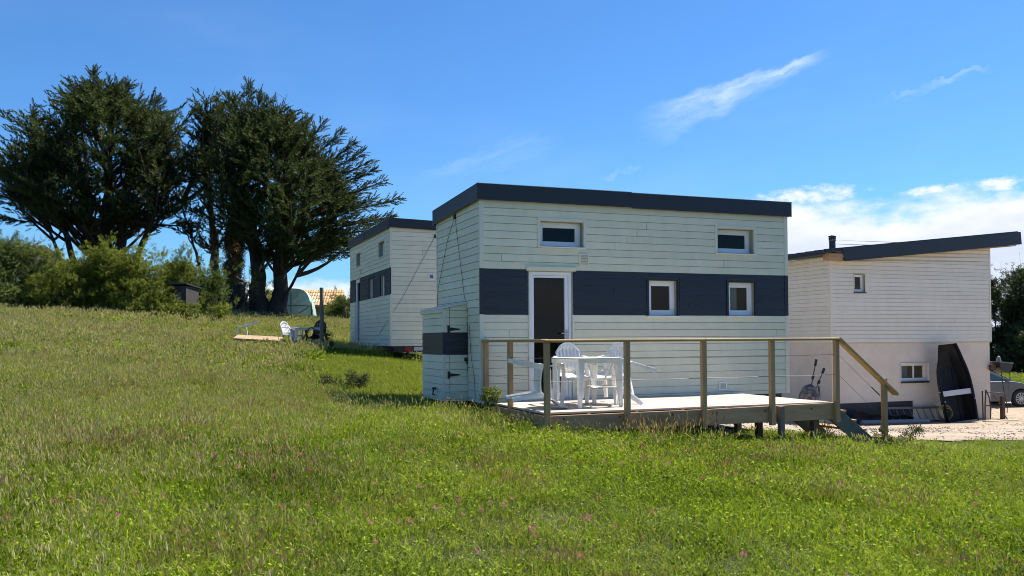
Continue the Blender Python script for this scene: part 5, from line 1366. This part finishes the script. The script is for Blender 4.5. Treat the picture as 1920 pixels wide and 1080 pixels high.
# three windswept cypresses: crown outline as (height, reach to left, reach to right)
cypress('broad leftmost cypress with several trunks above the hedge, flat-topped crown', (-20.9, 45.0), [(-0.3, 0, .42, -1.6, .6, 9.0), (0.5, .3, .36, 1.3, -.8, 9.5), (0.1, -.3, .40, 0.0, .8, 9.6), (-1.1, .2, .22, -2.4, -.6, 7.5), (1.0, -.2, .22, 2.2, 1.0, 7.0), (-1.6, 0.0, .14, -2.2, .4, 5.5)],
        [(4.5, 1.6, 2.0), (5.0, 4.2, 3.2), (5.8, 5.1, 3.7), (7.0, 5.0, 3.8), (8.4, 4.4, 3.9), (9.4, 3.2, 3.6), (10.2, 2.2, 1.9), (10.9, 1.0, 0.7), (11.3, 0.5, 0.2)], 11.3, 4.0, 235, 1.5, 0.35, seed=5, bare=4, plumes=PL_L)
cypress('thin middle cypress with open crown and ivy-clad trunk, between its two larger neighbours', (-15.25, 45.5), [(0, 0, .30, -.7, .3, 7.5), (-.55, .1, .12, -1.5, .2, 6.0), (0.75, -.2, .24, 0.6, .3, 8.5)],
        [(3.4, .6, .9), (4.2, 1.9, 1.2), (5.5, 2.0, 1.5), (7.0, 1.7, 1.4), (9.0, 1.5, 1.4), (10.5, 1.1, 1.2), (11.4, .6, .8), (12.1, .3, .2)], 11.6, 1.6, 85, 1.0, 0.15, barkm='bark_brown', seed=9, bare=5, ivy=True)
cypress('rightmost cypress with forked trunk and crown swept far to the right', (-12.1, 43.5), [(-0.35, 0, .46, -1.1, .5, 8.0), (0.45, .1, .42, 0.7, -.4, 8.2), (0.1, .3, .24, 2.2, .6, 7.5), (0.45, -.1, .10, 3.0, -.5, 5.0)],
        [(3.4, .4, 2.0), (3.8, 1.4, 3.2), (4.5, 1.8, 4.0), (5.3, 1.9, 4.4), (6.4, 2.0, 3.7), (7.6, 2.0, 2.8), (8.6, 2.0, 1.9), (9.4, 1.7, 1.2), (10.0, 1.0, 0.6), (10.4, 0.5, 0.3)], 10.4, 3.5, 215, 1.45, 0.75, seed=23, bare=7, plumes=PL_R)

G1 = 'shrubs of the hedge under the cypresses'
shrub('willow_shrub', 'tall airy shrub at the left end of the hedge, loose leafy top', 'shrub', (-20.3, 35.6), 3.4, 2.6, 2.7, 6500, 'grey_leaf', 0.17, 31, G1, sparse_top=0.14)
shrub('willow_shrub', 'dense green shrub below the leftmost cypress trunks, second from hedge left end', 'shrub', (-18.0, 35.2), 3.0, 2.4, 2.05, 5600, 'willow_leaf', 0.17, 32, G1)
shrub('willow_shrub', 'largest rounded bright shrub in front of the leftmost cypress trunk', 'shrub', (-16.0, 35.8), 3.3, 2.6, 2.75, 7600, 'willow_leaf', 0.17, 33, G1)
shrub('willow_shrub', 'lower shrub spilling forward right of the largest bright shrub', 'shrub', (-14.6, 34.9), 2.6, 2.0, 1.55, 4200, 'willow_leaf', 0.16, 34, G1)
shrub('willow_shrub', 'upright shrub left of the dark round evergreen', 'shrub', (-14.0, 36.6), 2.1, 2.0, 2.45, 4200, 'willow_leaf', 0.16, 35, G1)
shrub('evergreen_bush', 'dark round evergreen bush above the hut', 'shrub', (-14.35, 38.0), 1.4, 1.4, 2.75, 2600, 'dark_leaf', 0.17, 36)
shrub('willow_shrub', 'rounded grey-green shrub hanging over the dark hut', 'shrub', (-12.95, 37.2), 2.1, 1.9, 2.15, 3600, 'grey_leaf', 0.15, 37, G1)
shrub('bramble', 'straggling brambles along the foot of the hedge by the hut', 'shrub', (-12.6, 34.6), 3.4, 1.0, 0.42, 1500, 'willow_leaf', 0.14, 38)
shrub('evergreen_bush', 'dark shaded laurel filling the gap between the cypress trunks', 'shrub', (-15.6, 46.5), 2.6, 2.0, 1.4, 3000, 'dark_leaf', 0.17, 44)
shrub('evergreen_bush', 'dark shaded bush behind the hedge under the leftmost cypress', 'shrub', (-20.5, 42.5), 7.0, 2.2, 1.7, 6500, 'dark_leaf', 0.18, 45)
shrub('willow_shrub', 'small shrub growing in front of the dark hut', 'shrub', (-13.3, 34.1), 1.3, 1.0, 0.95, 1500, 'willow_leaf', 0.13, 46, G1)
shrub('sapling', 'slender grey-stemmed sapling between the ivy trunk and the right cypress', 'sapling', (-13.3, 42.6), 2.2, 1.6, 3.3, 620, 'grey_leaf', 0.13, 39, stemn=16, squash=0.5)
shrub('yellow_bush', 'small yellow-green bush behind the wire fence', 'shrub', (-14.3, 50.0), 3.0, 2.0, 1.5, 1600, 'willow_leaf', 0.2, 40)
shrub('hawthorn_bush', 'twiggy bush in front of the orange tiled roof, left of the farther tiny house', 'shrub', (-8.9, 47.5), 2.3, 1.8, 1.55, 2400, 'grey_leaf', 0.14, 41, sparse_top=0.06, stemn=14, shoots=8)
shrub('hawthorn_bush', 'low bush beside the green greenhouse, under the tiled roof', 'shrub', (-9.6, 50.5), 2.2, 1.6, 1.2, 1700, 'willow_leaf', 0.15, 42)
# trees beyond the lawn on the right
shrub('broad_tree', 'dark broad-leaved tree directly behind the right corner of the white house', 'tree', (40.0, 72.0), 8.5, 7.0, 8.2, 8000, 'dark_leaf', 0.42, 51, 'trees beyond the lawn', stemn=10, barkm='bark')
shrub('broad_tree', 'lighter green tree at the right edge of the picture, tallest of the right trees', 'tree', (44.6, 74.0), 8.0, 7.0, 8.6, 8000, 'broad_leaf', 0.40, 52, 'trees beyond the lawn', sparse_top=0.08, stemn=10, barkm='bark')
shrub('hedge_bush', 'low hedge bush under the right trees behind the parked car', 'shrub', (43.0, 68.0), 11.0, 3.0, 3.2, 5200, 'dark_leaf', 0.36, 53, stemn=8)
shrub('broad_tree', 'tree whose crown reads between the other two right trees', 'tree', (38.0, 80.0), 8.0, 6.0, 7.2, 5200, 'broad_leaf', 0.42, 54, 'trees beyond the lawn', stemn=8, barkm='bark')

# dark dock plants in the meadow
for i, (x, y, w, hh, lab) in enumerate(((-3.45, 17.0, 0.55, 0.34, 'dark leafy dock plant at the edge of the mown lawn, left one'), (-2.95, 16.8, 0.6, 0.40, 'dark leafy dock plant at the edge of the mown lawn, right one'), (5.9, 13.4, 0.9, 0.42, 'dark green weed clump at the foot of the deck stair'), (-5.2, 24.9, 0.9, 0.6, 'tall green weed clump beside the trailer of the farther tiny house'), (-0.30, 13.75, 0.35, 0.5, 'thistle-like weed at the nearer house corner by the deck rail'))):
    shrub('dock_plant', lab, 'weed', (x, y), w, w * 0.8, hh, 190, 'weed_leaf' if i < 3 else 'willow_leaf', 0.10, 60 + i, stemn=5, shoots=0)


# ------------------------------------------------------------------ meadow grass (geometry-node instances of real blade clumps)
def blades(n, size, hmin, hmax, wmin, wmax, lean, seed, heads=0.0, only_heads=False, herb=0, hm=1):
    r = np.random.default_rng(seed); V, F, T, MI = [], [], [], []

    def strip(p, d, L, w, bend, tint, segs=3, mi=0):
        o = len(V); side = np.array([-d[1], d[0], 0]); ph = r.uniform(0, math.pi); side = side * math.cos(ph) + np.array([d[0], d[1], 0]) * math.sin(ph)
        for k in range(segs):
            t = k / segs; c = p + np.array([d[0] * bend * t * t * L, d[1] * bend * t * t * L, L * t * (1 - 0.25 * bend * t)]); ww = w * (1 - 0.55 * t)
            V.append(c - side * ww / 2); V.append(c + side * ww / 2); T.append(tint); T.append(tint)
        c = p + np.array([d[0] * bend * L, d[1] * bend * L, L * (1 - 0.25 * bend)]); V.append(c); T.append(tint)
        for k in range(segs - 1):
            a = o + 2 * k; F.append((a, a + 1, a + 3)); F.append((a, a + 3, a + 2)); MI.append(mi); MI.append(mi)
        a = o + 2 * (segs - 1); F.append((a, a + 1, a + 2)); MI.append(mi)
        return c
    for i in range(n):
        p = np.array([*r.normal(0, size * 0.45, 2), 0.0]); a = r.uniform(0, 2 * math.pi); d = np.array([math.cos(a), math.sin(a)])
        tint = np.array([r.uniform(0, 1), r.uniform(0, 1), 0.0])
        if not only_heads:
            strip(p, d, r.uniform(hmin, hmax), r.uniform(wmin, wmax), r.uniform(0.1, lean), tint)
        if r.uniform() < heads:
            L = r.uniform(hmax * 0.85, hmax * 1.25); tip = strip(p, d, L, wmin * 0.55, r.uniform(0.05, 0.35), tint, 3, 0)
            ht = np.array([r.uniform(0, 1), r.uniform(0, 1), 0.0]); hl = r.uniform(0.03, 0.065) * (1.5 if wmax > 0.02 else 1); w = 0.010 if wmax < 0.02 else 0.024; ax = np.array([d[0] * .3, d[1] * .3, 0.9]); ax /= np.linalg.norm(ax)
            for q in range(2):
                s = np.array([math.cos(q * 1.57 + a), math.sin(q * 1.57 + a), 0]); o = len(V); V += [tip - ax * 0.01, tip + ax * hl * 0.4 + s * w / 2, tip + ax * hl, tip + ax * hl * 0.4 - s * w / 2]; T += [ht] * 4; F += [(o, o + 1, o + 2), (o, o + 2, o + 3)]; MI += [hm, hm]
    for i in range(herb):      # clover and plantain leaves turned every way
        p = np.array([*r.normal(0, size * 0.5, 2), r.uniform(0.25, 0.85) * hmax * 0.75]); a = r.normal(size=3); a /= np.linalg.norm(a); b = np.cross(a, r.normal(size=3)); b /= np.linalg.norm(b)
        q = r.uniform(0.8, 1.5) * wmax; o = len(V); V += [p - a * q * 1.1, p + b * q * 0.75, p + a * q * 1.1, p - b * q * 0.75]; T += [np.array([r.uniform(0, 1) ** 0.7, r.uniform(0, 0.6), 0.0])] * 4; F += [(o, o + 1, o + 2), (o, o + 2, o + 3)]; MI += [0, 0]
    return np.array(V), np.array(F), np.array(T), np.array(MI)


def clump_collection(name, specs, mats):
    c = bpy.data.collections.new(name)
    for i, sp in enumerate(specs):
        V, F, T, MI = blades(**sp); me = np_mesh('%s_%02d' % (name, i), V, F, T, mats, MI); o = bpy.data.objects.new('%s_%02d' % (name, i), me); c.objects.link(o)
    return c


def scatter(name, coll, P, scale, idx, label_kind='stuff', lean=0.12):
    n = len(P); me = bpy.data.meshes.new(name); me.vertices.add(n); me.vertices.foreach_set('co', np.asarray(P, np.float32).ravel())
    r = np.random.default_rng(len(P)); rotv = np.stack([r.normal(0, lean, n), r.normal(0, lean, n), r.uniform(0, 2 * math.pi, n)], 1)
    a = me.attributes.new('rot', 'FLOAT_VECTOR', 'POINT'); a.data.foreach_set('vector', rotv.astype(np.float32).ravel())
    a = me.attributes.new('scl', 'FLOAT_VECTOR', 'POINT'); a.data.foreach_set('vector', np.asarray(scale, np.float32).ravel())
    a = me.attributes.new('idx', 'INT', 'POINT'); a.data.foreach_set('value', np.asarray(idx, np.int32))
    o = link(name, me); o['kind'] = 'stuff'
    t = bpy.data.node_groups.new(name + '_nodes', 'GeometryNodeTree'); t.interface.new_socket('Geometry', in_out='INPUT', socket_type='NodeSocketGeometry'); t.interface.new_socket('Geometry', in_out='OUTPUT', socket_type='NodeSocketGeometry')
    gi = t.nodes.new('NodeGroupInput'); go = t.nodes.new('NodeGroupOutput'); ip = t.nodes.new('GeometryNodeInstanceOnPoints'); ci = t.nodes.new('GeometryNodeCollectionInfo')
    ci.inputs['Collection'].default_value = coll; ci.inputs['Separate Children'].default_value = True; ci.inputs['Reset Children'].default_value = True

    def attr(nm, dt):
        q = t.nodes.new('GeometryNodeInputNamedAttribute'); q.data_type = dt; q.inputs['Name'].default_value = nm; return q.outputs['Attribute']
    t.links.new(gi.outputs[0], ip.inputs['Points']); t.links.new(ci.outputs[0], ip.inputs['Instance']); ip.inputs['Pick Instance'].default_value = True
    t.links.new(attr('idx', 'INT'), ip.inputs['Instance Index']); t.links.new(attr('rot', 'FLOAT_VECTOR'), ip.inputs['Rotation']); t.links.new(attr('scl', 'FLOAT_VECTOR'), ip.inputs['Scale'])
    t.links.new(ip.outputs[0], go.inputs[0])
    md = o.modifiers.new('grass', 'NODES'); md.node_group = t
    return o


def meadow():
    r = np.random.default_rng(3)
    specs = []
    for i in range(5): specs.append(dict(n=34, herb=34, size=0.20, hmin=0.07, hmax=0.22, wmin=0.005, wmax=0.010, lean=1.0, seed=100 + i, heads=0.0))
    for i in range(3): specs.append(dict(n=34, herb=22, size=0.20, hmin=0.07, hmax=0.23, wmin=0.005, wmax=0.010, lean=0.95, seed=120 + i, heads=0.35))
    for i in range(4): specs.append(dict(n=34, herb=30, size=0.30, hmin=0.08, hmax=0.26, wmin=0.014, wmax=0.024, lean=0.9, seed=140 + i, heads=0.03))
    for i in range(3): specs.append(dict(n=34, herb=20, size=0.30, hmin=0.08, hmax=0.26, wmin=0.014, wmax=0.024, lean=0.9, seed=160 + i, heads=0.45))
    for i in range(2): specs.append(dict(n=24, herb=16, size=0.22, hmin=0.07, hmax=0.22, wmin=0.006, wmax=0.011, lean=0.9, seed=180 + i, heads=0.9, hm=2))
    coll = clump_collection('meadow_clump', specs, ('grass_blade', 'seed_head', 'sorrel_head'))
    P, S, I = [], [], []

    def field(x, y):   # smooth pseudo-noise 0..1
        return 0.5 + 0.5 * np.sin(x * 0.53 + 1.3 * np.sin(y * 0.31)) * np.cos(y * 0.47 + 1.1 * np.sin(x * 0.37))
    for (y0, y1, dens, far) in ((2.6, 6.0, 78, 0), (6.0, 9.0, 80, 0), (9.0, 13.0, 58, 0), (13.0, 17.0, 48, 0), (17, 30, 20, 1), (30, 46, 11, 1), (46, 90, 1.4, 1)):
        xm = 0.70 * y1 + 2; n = int(dens * (y1 - y0) * 2 * xm); x = r.uniform(-xm, xm, n); y = r.uniform(y0, y1, n)
        k = np.abs(x) < 0.70 * y + 2
        if y0 >= 46: k &= True
        bad = in_poly(x, y, LAWN) | in_poly(x, y, H1R) | in_poly(x, y, H2R) | in_poly(x, y, LOCKR)
        wob = 0.25 * np.sin(x * 3.1 + y * 2.3); bad |= in_poly(x + wob, y + wob, GRAVEL)
        dk = in_poly(x, y, DECKR); bad |= dk & (r.uniform(0, 1, n) < 0.35)
        k &= ~bad; x, y, dk = x[k], y[k], dk[k]; n = len(x)
        f = field(x, y); left = np.clip((-x + 1.0) / 9.0 + (y - 9) / 22.0, 0, 1)     # more seed heads up the slope to the left
        head = r.uniform(0, 1, n) < np.clip(0.02 + 0.88 * left + 0.25 * (f - 0.5), 0, 0.92)
        idx = np.where(head, (12 if far else 5) + r.integers(0, 3, n), (8 if far else 0) + r.integers(0, 4 if far else 5, n))
        sor = (np.sin(x * 1.7 + 2.1 * np.sin(y * 0.9)) * np.cos(y * 1.4 + 1.7 * np.sin(x * 0.8)) > 0.45) & (r.uniform(0, 1, n) < 0.17); idx = np.where(sor, 15 + r.integers(0, 2, n), idx)
        s = r.uniform(0.6, 1.3, n) * (0.80 + 0.42 * f)
        near_deck = in_poly(x, y, [loc(H1O, -1.6, -3.6), loc(H1O, 2.6, -3.4), loc(H1O, 2.6, -2.4), loc(H1O, 0.2, -2.0), loc(H1O, -0.3, 0.4), loc(H1O, -1.2, 0.5)])
        s = np.where(near_deck, s * 1.3, s)
        s = np.where(dk, s * 0.45, s)
        edge = in_poly(x, y, [loc(H1O, 2.4, -3.5), loc(H1O, 5.5, -3.6), (8, 12.8), (13, 14.0), (30, 16.5), (30, 22), (3, 17)])
        s = np.where(edge, s * np.where(x < 5.2, 1.0, 0.55), s); idx = np.where(edge & head, 0, idx)
        brd = in_poly(x, y, [(-9.0, 22.8), (-6.0, 22.4), (-5.2, 28.2), (-8.9, 28.4)])
        s = np.where(brd, s * np.where(y < 24.2, 0.5, np.where(y < 26.4, 0.22, 0.6)), s)
        sc = np.stack([s * (1.25 if y0 >= 30 else 1.0), s * (1.25 if y0 >= 30 else 1.0), s * r.uniform(0.8, 1.15, n) * (0.9 if y0 >= 19 else 0.8)], 1)
        if y0 >= 46: sc *= 1.6; sc[:, 2] *= 0.5
        P.append(np.stack([x, y, hgt(x, y) - 0.015], 1)); S.append(sc); I.append(idx)
    scatter('meadow_grass', coll, np.concatenate(P), np.concatenate(S), np.concatenate(I))
    # loose stones on the gravel yard
    pc = bpy.data.collections.new('pebble_kinds')
    for i in range(4):
        q = np.random.default_rng(300 + i); t = (1 + 5 ** 0.5) / 2
        V = np.array([(-1, t, 0), (1, t, 0), (-1, -t, 0), (1, -t, 0), (0, -1, t), (0, 1, t), (0, -1, -t), (0, 1, -t), (t, 0, -1), (t, 0, 1), (-t, 0, -1), (-t, 0, 1)], float) / 1.9
        V = V * q.uniform(0.7, 1.2, (12, 1)) * np.array([1, 0.8, 0.5])
        F = [(0, 11, 5), (0, 5, 1), (0, 1, 7), (0, 7, 10), (0, 10, 11), (1, 5, 9), (5, 11, 4), (11, 10, 2), (10, 7, 6), (7, 1, 8), (3, 9, 4), (3, 4, 2), (3, 2, 6), (3, 6, 8), (3, 8, 9), (4, 9, 5), (2, 4, 11), (6, 2, 10), (8, 6, 7), (9, 8, 1)]
        o = bpy.data.objects.new('pebble_%d' % i, np_mesh('pebble_%d' % i, V, np.array(F), mats=('pebble_grey' if i % 2 else 'pebble_tan',))); pc.objects.link(o)
    n = 26000; x = r.uniform(3, 22, n); y = r.uniform(14.8, 34, n); k = in_poly(x, y, GRAVEL) & (np.sin(x * 1.1 + 2 * np.sin(y * .6)) * np.cos(y * 1.3) > r.uniform(-1.0, 1.1, n)); x, y = x[k], y[k]; sz = 0.008 + 0.028 * r.uniform(0, 1, len(x)) ** 3
    scatter('loose_stones', pc, np.stack([x, y, hgt(x, y) + 0.026], 1), np.stack([sz, sz, sz], 1), r.integers(0, 4, len(x)), lean=0.3)
    # short mown lawn between the tiny houses
    specs = [dict(n=60, size=0.22, hmin=0.03, hmax=0.09, wmin=0.006, wmax=0.011, lean=0.9, seed=200 + i) for i in range(4)]
    coll = clump_collection('lawn_clump', specs, ('lawn_blade',))
    xs = r.uniform(-5.2, -0.8, 2600); ys = r.uniform(13.4, 24.3, 2600); k = in_poly(xs, ys, LAWN) & ~in_poly(xs, ys, H1R) & ~in_poly(xs, ys, LOCKR) & ~in_poly(xs, ys, H2R); xs, ys = xs[k], ys[k]; n = len(xs)
    xr = r.uniform(18, 52, 5000); yr = r.uniform(52.5, 78, 5000); k = (xr / yr < 0.64) & (xr / yr > 0.40); xr, yr = xr[k], yr[k]
    x = np.concatenate([xs, xr]); y = np.concatenate([ys, yr]); s = np.concatenate([r.uniform(.8, 1.3, n), r.uniform(2.2, 3.4, len(xr))])
    scatter('lawn_grass', coll, np.stack([x, y, hgt(x, y) - 0.01], 1), np.stack([s, s, s], 1), r.integers(0, 4, len(x)))


meadow()


# pink clover flowers standing in the near meadow
def clover():
    r = random.Random(5); mb = MB()
    V, F, T, MI = [], [], [], []
    for i in range(34):
        k = i / 33; ph = math.acos(1 - 1.75 * k); a = i * 2.4; d = Vector((math.sin(ph) * math.cos(a), math.sin(ph) * math.sin(a), math.cos(ph))); c = d * 0.010; sd = d.cross(Vector((0.3, 0.2, 1))).normalized() * 0.0035
        o = len(V); V += [tuple(c + sd), tuple(c - sd), tuple(d * 0.0185 + Vector((0, 0, 0.003)))]; F.append((o, o + 1, o + 2)); T += [(r.random(), r.random(), 0)] * 3; MI.append(0)
    for a in range(3):
        t0 = a * 2.094; o = len(V); V += [(0.0015 * math.cos(t0), 0.0015 * math.sin(t0), -0.30), (0.0015 * math.cos(t0 + 2.09), 0.0015 * math.sin(t0 + 2.09), -0.30), (0, 0, 0.0)]; F.append((o, o + 1, o + 2)); T += [(0.3, 0.2, 0)] * 3; MI.append(1)
    me = np_mesh('clover_flower', np.array(V), np.array(F), np.array(T), ('clover_petal', 'grass_blade'), np.array(MI))
    cl = [(r.uniform(-3.6, 3.6), r.uniform(5.6, 9.2)) for _ in range(20)]
    for i in range(110):
        if i % 5 < 3: c = cl[r.randrange(len(cl))]; x, y = c[0] + r.gauss(0, 0.22), c[1] + r.gauss(0, 0.28)
        else: y = r.uniform(5.4, 11.0); x = r.uniform(-0.6, 0.6) * y
        o = link('clover_flower', me); s = r.uniform(1.0, 1.6); o.location = (x, y, h(x, y) + r.uniform(0.20, 0.28)); o.scale = (s, s, s); o.rotation_euler = (r.gauss(0, .2), r.gauss(0, .2), r.uniform(0, 6))
        tag(o, 'small pink clover flower head standing in the near meadow grass', 'flower', 'pink clover flowers in the meadow')


clover()
